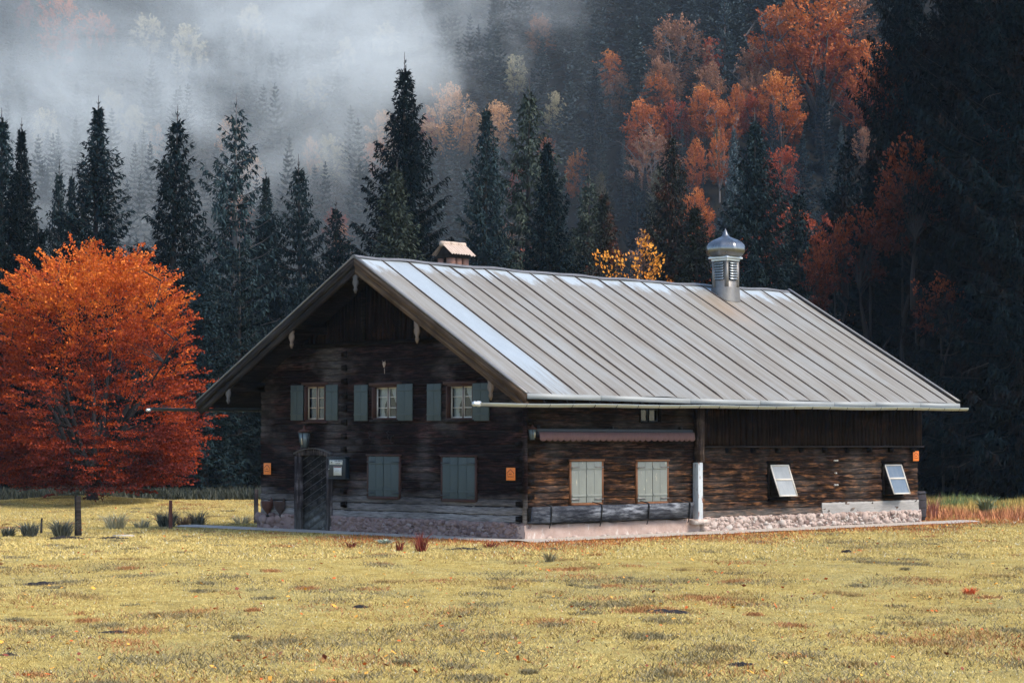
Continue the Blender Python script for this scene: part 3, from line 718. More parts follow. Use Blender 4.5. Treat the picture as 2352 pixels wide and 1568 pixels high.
t.lk(fr.outputs[0], mx.inputs[0]); t.lk(tr.outputs[0], mx.inputs[1]); t.lk(gl.outputs[0], mx.inputs[2]); t.lk(mx.outputs[0], t.out.inputs[0]); M['glass_clear'] = t.mat
t = NT('curtain_dim'); M['curtain_dim'] = t.set(t.mix(t.noise(30, t.map((1, 3, .4)), 3), (.04, .05, .06), (.12, .13, .15)), .9)
M['sash_cream'] = simple('sash_cream', (.42, .34, .26), .6, var=.2)

w1 = make_window('g', 8.61, 9.51, 3.42, 4.42, .03, M['frame_red'], (.36, .66), True, 1, 'full', 'upstairs window with cream sashes and dim curtains, left of three', paint=M['sash_cream'])
make_shutter(w1, 'g', 9.60, 10.20, 3.40, 4.48, .03, M['shutter_dark'], -1, open_=0.0)
make_shutter(w1, 'g', 7.95, 8.50, 3.39, 4.46, .03, M['shutter_blue'], 1)
w2 = make_window('g', 5.25, 6.29, 3.44, 4.34, .07, M['frame_red'], (.33, .68), True, 2, 'drawn', 'middle upstairs window with white curtains tied to both sides')
make_shutter(w2, 'g', 6.56, 7.17, 3.36, 4.43, .035, M['shutter_blue'], -1)
make_shutter(w2, 'g', 4.51, 5.19, 3.35, 4.42, .075, M['shutter_blue'], 1)
w3 = make_window('g', 2.03, 3.05, 3.41, 4.31, .07, M['frame_red'], (.33, .68), True, 2, 'drawn', 'right upstairs window with white curtains behind the gutter end')
make_shutter(w3, 'g', 3.33, 3.93, 3.34, 4.40, .035, M['shutter_blue'], -1)
make_shutter(w3, 'g', 1.30, 1.97, 3.32, 4.38, .075, M['shutter_dark'], 1)
w4 = make_window('s', 4.78, 5.62, 3.32, 4.02, .02, M['plain_wood'], (.5,), False, 0, 'full', 'dark little window tucked under the long eave', paint=M['dark_metal'])

def closed_window(face, a0, a1, z0, z1, fmat, smat, lab, mid):
    f = MB(); d = .05
    wbox(f, face, a0, a0 + .065, z0, z1, -.02, d); wbox(f, face, a1 - .065, a1, z0, z1, -.02, d); wbox(f, face, a0 - .02, a1 + .02, z1 - .003, z1 + .05, -.02, d + .03, j=.004)
    wbox(f, face, a0 + .066, a1 - .066, z0 - .02, z0 + .06, -.02, d + .02); wbox(f, face, a0 + .06, a1 - .06, z0, z1, -.02, .008)
    win = f.build('window', fmat, house, label=lab)
    for k, (b0, b1) in enumerate(((a0 + .07, mid - .012), (mid + .012, a1 - .07))):
        s = make_shutter(win, face, b0, b1, z0 + .068, z1 - .012, .022, smat)
        h = MB()
        for q in (.13, .86):
            z = z0 + (z1 - z0) * q; e = b0 - .05 if k == 0 else b1 + .05; wbox(h, face, e, b0 + .3 if k == 0 else b1 - .3, z - .016, z + .016, .070, .078)
        h.each('hinge', M['dark_metal'] if smat is M['shutter_dark'] else M['zinc_dull'], win)
closed_window('g', 5.10, 6.58, 1.07, 2.32, M['frame_red'], M['shutter_dark'], 'ground floor gable window with closed blue grey shutters, nearer the door', 5.84)
closed_window('g', 1.87, 3.34, 1.05, 2.31, M['frame_red'], M['shutter_dark'], 'ground floor gable window with closed blue grey shutters, nearer the corner', 2.62)
closed_window('s', 1.76, 3.14, .95, 2.19, M['frame_orange'], M['shutter_pale'], 'long wall window with closed pale chipped shutters, nearer the corner', 2.43)
closed_window('s', 4.53, 5.95, .93, 2.17, M['frame_orange'], M['shutter_pale'], 'long wall window with closed pale chipped shutters, nearer the white post', 5.24)

# hopper windows of the barn, tilted out at the foot
def hopper(a0, a1, zt, zb, lab, dirty):
    f = MB(); wbox(f, 's', a0 - .09, a0, zb - .04, zt + .05, -.02, .07); wbox(f, 's', a1, a1 + .09, zb - .04, zt + .05, -.02, .07)
    wbox(f, 's', a0 - .12, a1 + .12, zt + .052, zt + .13, -.02, .14, j=.004); wbox(f, 's', a0 - .05, a1 + .05, zb - .14, zb - .05, -.02, .10, j=.01); wbox(f, 's', a0, a1, zb, zt, -.02, .004)
    win = f.build('window', M['plain_wood'], house, label=lab)
    def tp(a, q, dd): return (a, -(.06 + .36 * q) - dd, zt + (zb - zt) * q)
    s = MB()
    for q0, q1, b0, b1 in ((0, 1, a0, a0 + .05), (0, 1, a1 - .05, a1), (0, .05, a0 + .05, a1 - .05), (.95, 1, a0 + .05, a1 - .05), (.44, .50, a0 + .05, a1 - .05)):
        e = .002 if q0 == 0 and q1 == 1 else 0
        s.prism([tp(b0, q0, e), tp(b1, q0, e), tp(b1, q1, e), tp(b0, q1, e)], (0, .035 + 2 * e, 0))
    sa = s.build('sash', M['white_paint'], win)
    p_ = MB(); p_.add([tp(a0 + .03, .02, -.015), tp(a1 - .03, .02, -.015), tp(a1 - .03, .98, -.015), tp(a0 + .03, .98, -.015)], [(0, 1, 2, 3)]); p_.build('pane', dirty, win)
    k = MB()
    for a in (a0, a1): k.prism([(a - .01, -.03, zt), tp(a - .01, 1, 0), (a - .01, -.03, zb)], (.02, 0, 0))
    k.each('cheek', M['plain_wood'], win)
    g = MB(); V = []
    for i in range(9):
        a = a0 + .08 + (a1 - a0 - .16) * i / 8; V += [tp(a, .96, -.05), tp(a, .84 - .10 * abs(i - 4) / 4 + .05 * math.sin(i * 2.1), -.05)]
    g.add(V, [(2 * i, 2 * i + 2, 2 * i + 3, 2 * i + 1) for i in range(8)]); g.build('straw_padding', M['curtain'], win)
def milky(name, a, b_, lo):
    t = NT(name); n = t.noise(3, t.map((2, 1, 1)), 5); return t.set(t.mix(n, a, b_), lo, 0, .7)
hopper(10.70, 11.62, 2.03, 1.05, 'tilted barn window with a milky pane, left of two', milky('milky_glass_a', (.17, .18, .18), (.32, .33, .33), .3))
hopper(16.70, 17.66, 2.00, 1.02, 'tilted barn window with a darker blue pane, right of two', milky('milky_glass_b', (.05, .085, .13), (.16, .18, .2), .2))

# door
M['door_edge'] = simple('door_edge', (.07, .07, .075), .7, sc=4, var=.6)
def clip(poly, ax, lim, keep_less):
    out = []
    for i in range(len(poly)):
        p, q = poly[i], poly[(i + 1) % len(poly)]; ip = (p[ax] <= lim) == keep_less or p[ax] == lim; iq = (q[ax] <= lim) == keep_less or q[ax] == lim
        if ip: out.append(p)
        if ip != iq:
            s = (lim - p[ax]) / (q[ax] - p[ax]); r_ = [p[0] + (q[0] - p[0]) * s, p[1] + (q[1] - p[1]) * s]; r_[ax] = lim; out.append(tuple(r_))
    return out
ya, yb, zb_, zt_ = 8.45, 9.68, .06, 2.33
f = MB()
for (a0, a1) in ((8.22, 8.44), (9.69, 9.97)):
    wbox(f, 'g', a0, a1, 0, 2.30, -.15, .08, j=.003); wbox(f, 'g', (a0 + a1) / 2 - .05, (a0 + a1) / 2 + .05, .02, 2.29, .082, .105)
n_ = 12; out = []; inn = []
for i in range(n_ + 1):
    q = i / n_; y = 8.22 + (9.97 - 8.22) * q; out.append((-.08, y, 2.36 + .16 * math.sin(math.pi * q) ** .8)); inn.append((-.08, min(max(y, 8.441), 9.689), 2.26 + .08 * math.sin(math.pi * q)))
for i in range(n_): f.prism([inn[i], inn[i + 1], out[i + 1], out[i]], (.22, 0, 0))
for i in range(n_):
    a, b_ = out[i], out[i + 1]; f.prism([(-.13, a[1], a[2] + .003), (-.13, b_[1], b_[2] + .003), (-.13, b_[1], b_[2] + .035), (-.13, a[1], a[2] + .035)], (.12, 0, 0), 1)
dr = f.build('door', [M['door_frame'], M['carved_grey']], house, label='studded plank door of diagonal boards in an arched frame')
lf = MB(); wbox(lf, 'g', ya, yb, zb_, zt_, -.12, -.075)
k = -2.0; stud = MB()
while k < 4.0:                                                     # boards rise towards the right of the door
    wdt = .235; sl_ = .46
    poly = [(ya - .1, k + sl_ * (yb - ya)), (yb + .1, k - .1 * sl_), (yb + .1, k - .1 * sl_ + wdt), (ya - .1, k + sl_ * (yb - ya) + wdt)]
    poly = [(ya - .0, k + sl_ * (yb - ya)), (yb, k), (yb, k + wdt), (ya, k + sl_ * (yb - ya) + wdt)]
    poly = clip(poly, 1, zb_ + .02, False); 
    if len(poly) > 2: poly = clip(poly, 1, zt_, True)
    if len(poly) > 2:
        P = [(.0735, y, z) for y, z in poly]; c0 = Vector((.0735, sum(p[0] for p in poly) / len(poly), sum(p[1] for p in poly) / len(poly)))
        lf.prism([tuple(c0 + (Vector(p) - c0) * .975) for p in P], (-.035, 0, 0), 0)
        rim_ = [(ya, k + sl_ * (yb - ya) + wdt - .016), (yb, k + wdt - .016), (yb, k + wdt + .004), (ya, k + sl_ * (yb - ya) + wdt + .004)]; rim_ = clip(rim_, 1, zb_ + .02, False); rim_ = clip(rim_, 1, zt_, True) if len(rim_) > 2 else []
        if len(rim_) > 2: lf.prism([(.036, y, z) for y, z in rim_], (-.012, 0, 0), 1)  # paler strip on each plank's upper edge, a painted highlight
        for y in (ya + .35, ya + .85):
            for dz in (.045, .15):
                z = k + sl_ * (yb - y) + dz
                if zb_ + .1 < z < zt_ - .1: stud.lathe([(.017, -.001), (.014, .010), (.004, .015)], 6, (0, 0, 0)); n8 = 18; vs = stud.v[-n8:]; stud.v[-n8:] = [(.0385 - q_[2], y + q_[0], z + q_[1]) for q_ in vs]
    k += wdt + .012
lf.build('leaf', [M['door_wood'], M['door_edge']], dr); stud.build('studs', M['door_edge'], dr)
MB().box(-.16, 8.20, .0, .1, 9.99, .055).build('threshold', M['concrete'], dr)
MB().tube([(.03, 8.62, 1.12), (-.04, 8.62, 1.12), (-.05, 8.70, 1.12)], .012, 6).build('handle', M['iron'], dr)

# post
p_ = MB(); p_.box(7.10, -.28, 2.13, 7.32, -.06, 3.95, j=.006); p_.build('post', M['post_wood'], house, label='grey brown upper post under the eave')
p_ = MB(); p_.box(7.03, -.27, .44, 7.24, -.05, 2.12, 0); p_.build('post', M['peel_paint'], house, label='white peeling lower post on the plinth', bevel=.01)
b = MB(); b.box(6.80, -.35, .30, 7.5, .0, .44, j=.02); b.build('post_stone', M['rubble_warm'], house)
b = MB(); b.box(13.4, -.03, .0, 13.5, .01, .01); 

# ---------------------------------------------------------------- things fixed to or set by the house
def at(x, y, z): return HM @ Vector((x, y, z))
def hthing(name, x, y, z, label, cat, group=None, face='g'):
    o = empty(name, at(x, y, z), HROT + (0 if face == 'g' else math.pi / 2), label, cat, group); return o
# local frame of a wall thing: -x is out of the wall, +y runs along it to the left seen from outside

aw = empty('awning', at(3.48, 0, 3.0), HROT, 'mauve retracted awning with a scalloped valance on the long wall', 'awning')
b = MB(); b.box(-3.28, -.30, -.03, 3.28, .0, .10); b.box(-3.30, -.36, -.07, 3.30, -.29, .02); b.build('cassette', M['awning_dark'], aw, bevel=.02)
V = []; n_ = 216
for i in range(n_ + 1):
    x = -3.27 + 6.54 * i / n_; sc = abs(math.sin(i / n_ * math.pi * 27)) ** .8; wv = .012 * math.sin(x * 2.3) + .008 * math.sin(x * 7)
    V += [(x, -.365 + wv * .2, .0), (x, -.385 + wv, -.12), (x, -.395 + wv * 1.4, -.205 - .045 * sc)]
F = [(3 * i + k, 3 * i + 3 + k, 3 * i + 4 + k, 3 * i + 1 + k) for i in range(n_) for k in range(2)]
o = raw('valance', np.array(V), F, M['awning'], aw, smooth=True); m_ = o.modifiers.new('s', 'SOLIDIFY'); m_.thickness = .006
b = MB()
for x in (-3.0, 0, 3.0): b.box(x - .04, -.1, .10, x + .04, .02, .18)
b.each('bracket', M['iron'], aw)

tr_ = empty('hay_trough', at(3.37, 0, .45), HROT, 'long dark weathered plank trough held by iron straps on the long wall', 'trough')
b = MB(); P = [(-3.36, -.34, .50), (-3.36, -.28, .06), (-3.36, -.02, .02), (-3.36, -.02, .07), (-3.36, -.24, .10), (-3.36, -.29, .50)]
b.prism(P, (6.74, 0, 0)); tmat = wood('trough_wood', (.012, .014, .02), (.05, .055, .07), (.14, .15, .17), (.1, .1, .1), -2, -1, stretch=(1, 1, 7))
b.build('front_board', tmat, tr_)
for x in (-3.35, 3.33): MB().prism([(x, -.335, .49), (x, -.275, .08), (x, -.02, .06), (x, -.02, .45)], (.05, 0, 0)).build('end_board', M['barge'], tr_)
for x in (-2.66, -.62, 1.37, 3.18): MB().tube([(x - .10, -.08, .58), (x - .03, -.30, .53), (x, -.352, .50), (x, -.36, .40), (x + .02, -.31, .06), (x + .03, -.24, -.10)], [.012, .02, .026, .02, .018, .014], 6).build('strap', M['iron'], tr_)

def wall_sign(y_or_x, z, wd, face, lab):
    r0 = HROT if face == 'g' else HROT + math.pi / 2
    # local x out of the wall is -x for the gable; for the long wall rotate so that -x is out too
    loc = at(-.10, y_or_x, z) if face == 'g' else at(y_or_x, -.09, z)
    o = empty('orange_sign', loc, r0, lab, 'sign', 'orange house signs on the walls')
    s = wd / 2; sg = 1 if face == 'g' else 1
    MB().box(-.012, -s, -s, 0, s, s).build('panel', M['sign_orange'], o, bevel=.004)
    mk = MB(); X = -.0145
    def line(p, q, w_):
        p, q = Vector((X, *p)), Vector((X, *q)); d = (q - p).normalized(); nrm = Vector((0, -d.z, d.y)) * w_ / 2
        mk.add([p - nrm, q - nrm, q + nrm, p + nrm], [(0, 1, 2, 3)])
    k = s
    line((-.80 * k, .10 * k), (0, .72 * k), .05 * k * 2); line((0.02 * k, .72 * k), (.80 * k, .16 * k), .05 * k * 2)
    line((.80 * k, .16 * k), (.90 * k, .16 * k), .09 * k)
    line((-.68 * k, .1 * k), (-.66 * k, -.62 * k), .05 * k); line((.68 * k, .1 * k), (.68 * k, -.5 * k), .05 * k)
    for row, (b0, b1) in (((-.03), (-.3, .34)), ((-.42), (-.52, .48))):
        y = b0
        while y < b1:
            w2 = random.uniform(.05, .11); line((y * k, row * k), ((y + w2) * k, row * k), random.uniform(.11, .16) * k); y += w2 + .03
    mk.build('lettering', M['sign_red'], o)
wall_sign(11.285, 1.90, .36, 'g', 'orange house sign on the gable wall left of the door')
wall_sign(.425, 1.845, .35, 'g', 'orange house sign on the gable wall by the front corner')
wall_sign(18.43, 2.27, .33, 's', 'orange house sign at the far right end of the long wall')

nb = empty('notice_box', at(-.03, 7.80, 1.95), HROT, 'black notice box with white labels beside the door', 'notice box')
b = MB(); b.box(-.16, -.40, -.30, .0, .40, .30, 0); b.box(-.20, -.42, .30, .0, .42, .345); b.box(-.18, -.41, -.335, 0, .41, -.30); b.build('case', M['box_blue'], nb, bevel=.012)
b = MB(); b.box(-.172, -.26, .10, -.161, .33, .235); b.build('name_plate', M['paper'], nb)
b = MB(); b.box(-.172, -.22, -.22, -.161, .14, .05); b.box(-.1735, -.21, .015, -.1722, .13, .045, 1); b.build('notice', [M['paper'], M['sign_red']], nb)
b = MB()
for z0, y0, y1 in ((.190, -.24, .10), (.130, -.16, .04)):
    y = y1
    while y > y0:
        w2 = random.uniform(.012, .024); hgt = random.choice([.022, .022, .034]); b.box(-.1745, y - w2, z0, -.1725, y, z0 + hgt); y -= w2 + .007
for i in range(20):
    a0, a1 = i * math.pi / 10, (i + 1) * math.pi / 10
    b.box(-.1745, .23 + .055 * math.cos(a0) - .004, .168 + .055 * math.sin(a0) - .004, -.1725, .23 + .055 * math.cos(a0) + .004, .168 + .055 * math.sin(a0) + .004)
b.box(-.1745, .21, .15, -.1725, .25, .19)
b.build('lettering', M['soot_and_shade'], nb)
b = MB()
for z0, y0, y1 in ((-.055, -.09, .03), (-.10, -.12, .05)):
    y = y1
    while y > y0: w2 = random.uniform(.01, .02); b.box(-.1745, y - w2, z0, -.1725, y, z0 + .010); y -= w2 + .006
b.build('fine_print', M['zinc_dull'], nb)
MB().lathe([(.014, -.01), (.014, .01)], 8, (-.165, .37, -.03)).build('keyhole', M['porcelain'], nb)

def lantern(o, s, n=6):
    """tapered glass body, roof, bulb, arm to the wall"""
    b = MB(); b.lathe([(.11 * s, -.30 * s), (.19 * s, .14 * s)], n, rot=math.pi / n); b.build('glass', M['lamp_glass'], o)
    b = MB()
    for k in range(n):
        a = math.pi / n + k * 2 * math.pi / n; b.tube([(.112 * s * math.cos(a), .112 * s * math.sin(a), -.30 * s), (.192 * s * math.cos(a), .192 * s * math.sin(a), .14 * s)], .011 * s, 4)
    b.lathe([(.125 * s, -.335 * s), (.125 * s, -.30 * s)], n, rot=math.pi / n); b.lathe([(.205 * s, .14 * s), (.205 * s, .165 * s)], n, rot=math.pi / n); b.build('frame', M['iron'], o)
    MB().lathe([(.23 * s, .166 * s), (.12 * s, .24 * s), (.05 * s, .26 * s), (.04 * s, .33 * s), (.01 * s, .36 * s)], n, rot=math.pi / n).build('roof', M['rust'], o)
    MB().lathe([(.015 * s, -.2 * s), (.03 * s, -.02 * s), (.015 * s, .06 * s)], 8, (-.118 * s, -.03 * s, -.02 * s)).build('candle', M['bulb'], o)
    MB().tube([(0, 0, .34 * s), (.06 * s, 0, .42 * s), (.30 * s, 0, .40 * s)], .018 * s, 6).build('arm', M['iron'], o)
o = empty('wall_lantern', at(-.32, 9.19, 2.87), HROT, 'big six sided lantern hanging over the door', 'lantern', 'lanterns on the house walls'); lantern(o, 1.0)
o = empty('wall_lantern', at(.10, -.22, 2.98), HROT + math.pi / 2, 'small lantern high on the long wall at the front corner', 'lantern', 'lanterns on the house walls'); lantern(o, .62, 4)

def basin(y, lab, mat):
    o = empty('iron_basin', at(-.06, y, .74), HROT, lab, 'basin', 'rusty basins left of the door'); b = MB(); V = []; n = 16
    for j, (r_, z) in enumerate(((.235, .16), (.24, .12), (.225, .02), (.17, -.10), (.09, -.19), (.05, -.24), (.045, -.30))):
        for k in range(n): a = math.pi / 2 + math.pi * k / (n - 1); V.append((r_ * math.cos(a) * .9, r_ * math.sin(a), z))
    b.add(V, [(j * n + k, j * n + k + 1, (j + 1) * n + k + 1, (j + 1) * n + k) for j in range(6) for k in range(n - 1)])
    V = [(-.20 * math.sin(math.pi * k / 15), .225 * math.cos(math.pi * k / 15), .13) for k in range(16)]; b.add(V, [list(range(16))])
    b.build('bowl', mat, o, smooth=True); MB().box(-.05, -.06, -.34, .03, .06, -.26, j=.01).build('foot', M['iron'], o)
    MB().prism([(-.02, -.22, .15), (-.02, -.16, .27), (-.02, -.1, .15)], (.03, 0, 0)).build('lip', mat, o)
basin(11.28, 'redder rusty iron basin on the stone plinth, farther from the door', M['rust'])
basin(10.66, 'browner rusty iron basin on the stone plinth, next to the door', simple('rust_dark', (.05, .03, .025), .85, sc=14, var=.5))

def hook(y, lab):
    o = empty('iron_hook', at(-.02, y, 2.9), HROT, lab, 'hook', 'iron hooks between the storeys')
    b = MB(); b.tube([(0, .14, .17), (-.06, .16, .12), (-.05, .10, .05), (-.12, .05, -.02), (-.10, .03, -.10)], .011, 5); b.tube([(0, -.08, .02), (-.1, -.08, -.02), (-.1, -.08, -.2), (-.02, -.08, -.2)], .011, 5); b.build('hook', M['iron'], o)
hook(6.34, 'bent iron hook on the logs under the middle window, left one'); hook(5.50, 'bent iron hook on the logs under the middle window, right one')
sk = empty('animal_skull', at(-.05, 5.78, 5.02), HROT, 'small pale animal skull hung high on the gable', 'skull')
b = MB(); b.lathe([(.01, .07), (.04, .06), (.05, .02), (.042, -.02), (.03, -.05), (.02, -.09), (.01, -.1)], 10, (-.03, 0, 0)); b.build('head', M['clay'], sk, smooth=True)
MB().tube([(-.03, .03, .05), (-.05, .06, .09), (-.04, .05, .11)], [.008, .006, .003], 5).tube([(-.03, -.03, .05), (-.05, -.06, .09), (-.04, -.05, .11)], [.008, .006, .003], 5).tube([(-.02, 0, -.12), (-.02, -.01, -.28)], .008, 5).build('horns', M['clay'], sk)
for (x, z) in ((14.00, 2.14), (14.12, 2.14), (14.05, 1.74), (14.00, 1.36), (14.12, 1.36)):
    o = MB(); o.lathe([(.012, -.05), (.028, -.02), (.02, .0), (.03, .02), (.01, .04)], 8); o = o.build('insulator', M['porcelain'])
    o.location = at(x, -.06, z); o.rotation_euler = (math.pi / 2, 0, HROT)
    tag(o, {2.14: 'white porcelain insulator on the barn wall, upper pair', 1.74: 'single white porcelain insulator between the upper and lower pair', 1.36: 'white porcelain insulator on the barn wall, lower pair'}[z], 'insulator', 'porcelain insulators on the barn wall')
br = empty('barrel', at(L + .42, .35, .1), HROT, 'dark wooden barrel standing at the far right house corner', 'barrel')
b = MB(); n = 20
b.lathe([(.29, 0), (.32, .15), (.345, .40), (.345, .65), (.32, .88), (.30, .98), (.26, .98), (.26, .94)], n); b.build('staves', M['barrel'], br)
for z in (.12, .42, .68, .90): MB().lathe([(.33 + .02 * (1 - abs(z - .5)), z), (.33 + .022 * (1 - abs(z - .5)), z + .03)], n).build('hoop', M['iron'], br)

# apron strip of concrete round the house and the worn track beyond it
rs = np.random.RandomState(3)
def strip(pts, wds, z, name, mat, lab, cat):
    V = []; n = len(pts)
    for i in range(n):
        p = Vector(pts[i]); tdir = (Vector(pts[min(i + 1, n - 1)]) - Vector(pts[max(i - 1, 0)])).normalized(); nr = Vector((-tdir.y, tdir.x))
        for k in range(4):
            q = p + nr * wds[i] * (k / 3) + nr * (rs.uniform(-.05, .05) if k == 3 else 0); V.append((q.x, q.y, z + (.0 if k < 3 else -.035)))
    F = [(i * 4 + k, i * 4 + k + 1, i * 4 + 5 + k, i * 4 + 4 + k) for i in range(n - 1) for k in range(3)]
    o = raw(name, np.array(V), F, mat); o.location = (HX, HY, 0); o.rotation_euler = (0, 0, HROT); return tag(o, lab, cat, kind='structure')
pts = [(-.02, y) for y in np.arange(15.2, -.3, -.3)]; strip(pts, [-.80 - .06 * math.sin(i * .7) for i in range(len(pts))], .06, 'pavement', M['concrete'], 'narrow concrete strip along the foot of the gable wall', 'pavement')
pts = [(x, .02) for x in np.arange(-.7, 21.5, .3)]; strip(pts, [-.95 - .1 * math.sin(i * .5) for i in range(len(pts))], .065, 'pavement', M['concrete'], 'narrow concrete strip along the foot of the long wall', 'pavement')
# ---------------------------------------------------------------- trees
def diamonds(P, D, W_, Ln, rng, roll=1.0):
    """leaf-sized four-cornered faces: base P, direction D, half width W_, length Ln"""
    n = len(P); D = D / np.linalg.norm(D, axis=1, keepdims=True)
    r = rng.normal(size=(n, 3)) * roll + np.array([0, 0, 1.0])
    s = np.cross(D, r); s /= (np.linalg.norm(s, axis=1, keepdims=True) + 1e-9)
    s = s * W_[:, None]; m = P + D * (Ln * .45)[:, None]
    V = np.stack([P, m + s, P + D * Ln[:, None], m - s], 1).reshape(-1, 3)
    return V

def spruce_crown(seed, H, Rr, whorl=.42, sub=3, droop=.30, hang=.5, gap=.0, tip=1.0, low=.07, bw=1.0, power=.88):
    rng = np.random.RandomState(seed); out = []; wood_ = MB()
    h = H * low; levels = []
    while h < H * .985:
        levels.append(h); h += whorl * (1 - .55 * h / H) * rng.uniform(.8, 1.2)
    lump = rng.uniform(0, 6, 4)
    for li, h in enumerate(levels):
        q = h / H; nb = 6 if q < .85 else 5; a0 = rng.uniform(0, 6.28)
        for k in range(nb):
            if rng.rand() < gap: continue
            az = a0 + k * 2 * math.pi / nb + rng.uniform(-.3, .3)
            r = Rr * ((1 - q) ** power) * (1 + .13 * math.sin(az * 2 + lump[0] + h * .5) + .09 * math.sin(h * 1.1 + lump[1] + az)) * rng.uniform(.60, 1.18)
            if q < low + .12: r *= .6 + .4 * (q - low) / .12
            r = max(r, .14); f = np.array([math.cos(az), math.sin(az), 0]); sd_ = np.array([-math.sin(az), math.cos(az), 0])
            e0 = (.85 * q ** 1.5 - droop * (1 - q) * 1.3) + rng.uniform(-.1, .1); up = .16 * (1 - q) + .05
            n = max(3, int(r / .17)); s = (np.arange(n) + .5 + rng.uniform(-.3, .3, n)) / n
            s = s[s > .10] if q < .8 else s
            def pos(s): return np.outer(s * r, f) + np.outer(r * (e0 * s - .25 * droop * np.sin(math.pi * s) + up * s ** 3), [0, 0, 1]) + [0, 0, h]
            if sub > 1 and r > .8: wood_.tube([tuple(p) for p in pos(np.array([0, .35, .7, .97]))], [.035 * bw, .025, .016, .006], 4, cap=False)
            s = s[s < 1.0]; B = pos(s); nn = len(B)
            # needles along the top of the branch
            out.append(diamonds(B, np.tile(f * 1.0 + [0, 0, e0 * .6 + up], (nn, 1)) + rng.normal(0, .15, (nn, 3)), np.full(nn, .055) * bw, np.full(nn, .34), rng, .3))
            for side in (-1, 1):
                tl = (r * .34 * (1 - s) ** .55 + .10) * rng.uniform(.6, 1.2, nn); tl = np.minimum(tl, .95)
                d = f * .75 + sd_ * side * .9 + np.array([0, 0, -.18 - .25 * droop]); dd = np.tile(d, (nn, 1)) + rng.normal(0, .16, (nn, 3))
                dd /= np.linalg.norm(dd, axis=1, keepdims=True)
                out.append(diamonds(B, dd, np.full(nn, .065) * bw, tl * 1.05, rng, .35))
                for j in range(sub):
                    u = (j + .6) / sub * rng.uniform(.8, 1.1, nn); T = B + dd * (tl * u)[:, None]
                    d2 = np.tile(f * .5, (nn, 1)) + rng.normal(0, .38, (nn, 3)) + [0, 0, -hang * 1.2]
                    out.append(diamonds(T, d2, np.full(nn, .05) * bw, rng.uniform(.16, .34, nn) * (1 + .6 * hang * (1 - q)), rng, .8))
    # leader
    for k in range(10):
        z = H * (1.01 - .03 * rng.rand()); az = rng.uniform(0, 6.28); out.append(diamonds(np.array([[0, 0, z - .1]]), np.array([[math.cos(az) * .5, math.sin(az) * .5, .8]]), np.array([.03 * bw]), np.array([.25]), rng))
    V = np.concatenate(out); F = np.arange(len(V)).reshape(-1, 4)
    tr_ = MB(); rr0 = H * .013 + .04
    tr_.tube([(0, 0, -.6), (0, 0, .2), (0, 0, H * .4), (0, 0, H * .75), (0, 0, H * 1.0 + .6 * tip)], [rr0 * 1.4, rr0 * 1.1, rr0 * .75, rr0 * .35, .012], 7)
    b0 = len(tr_.v); tr_.v += wood_.v; tr_.f += [[b0 + i for i in f_] for f_ in wood_.f]; tr_.m += wood_.m
    return V, F, tr_

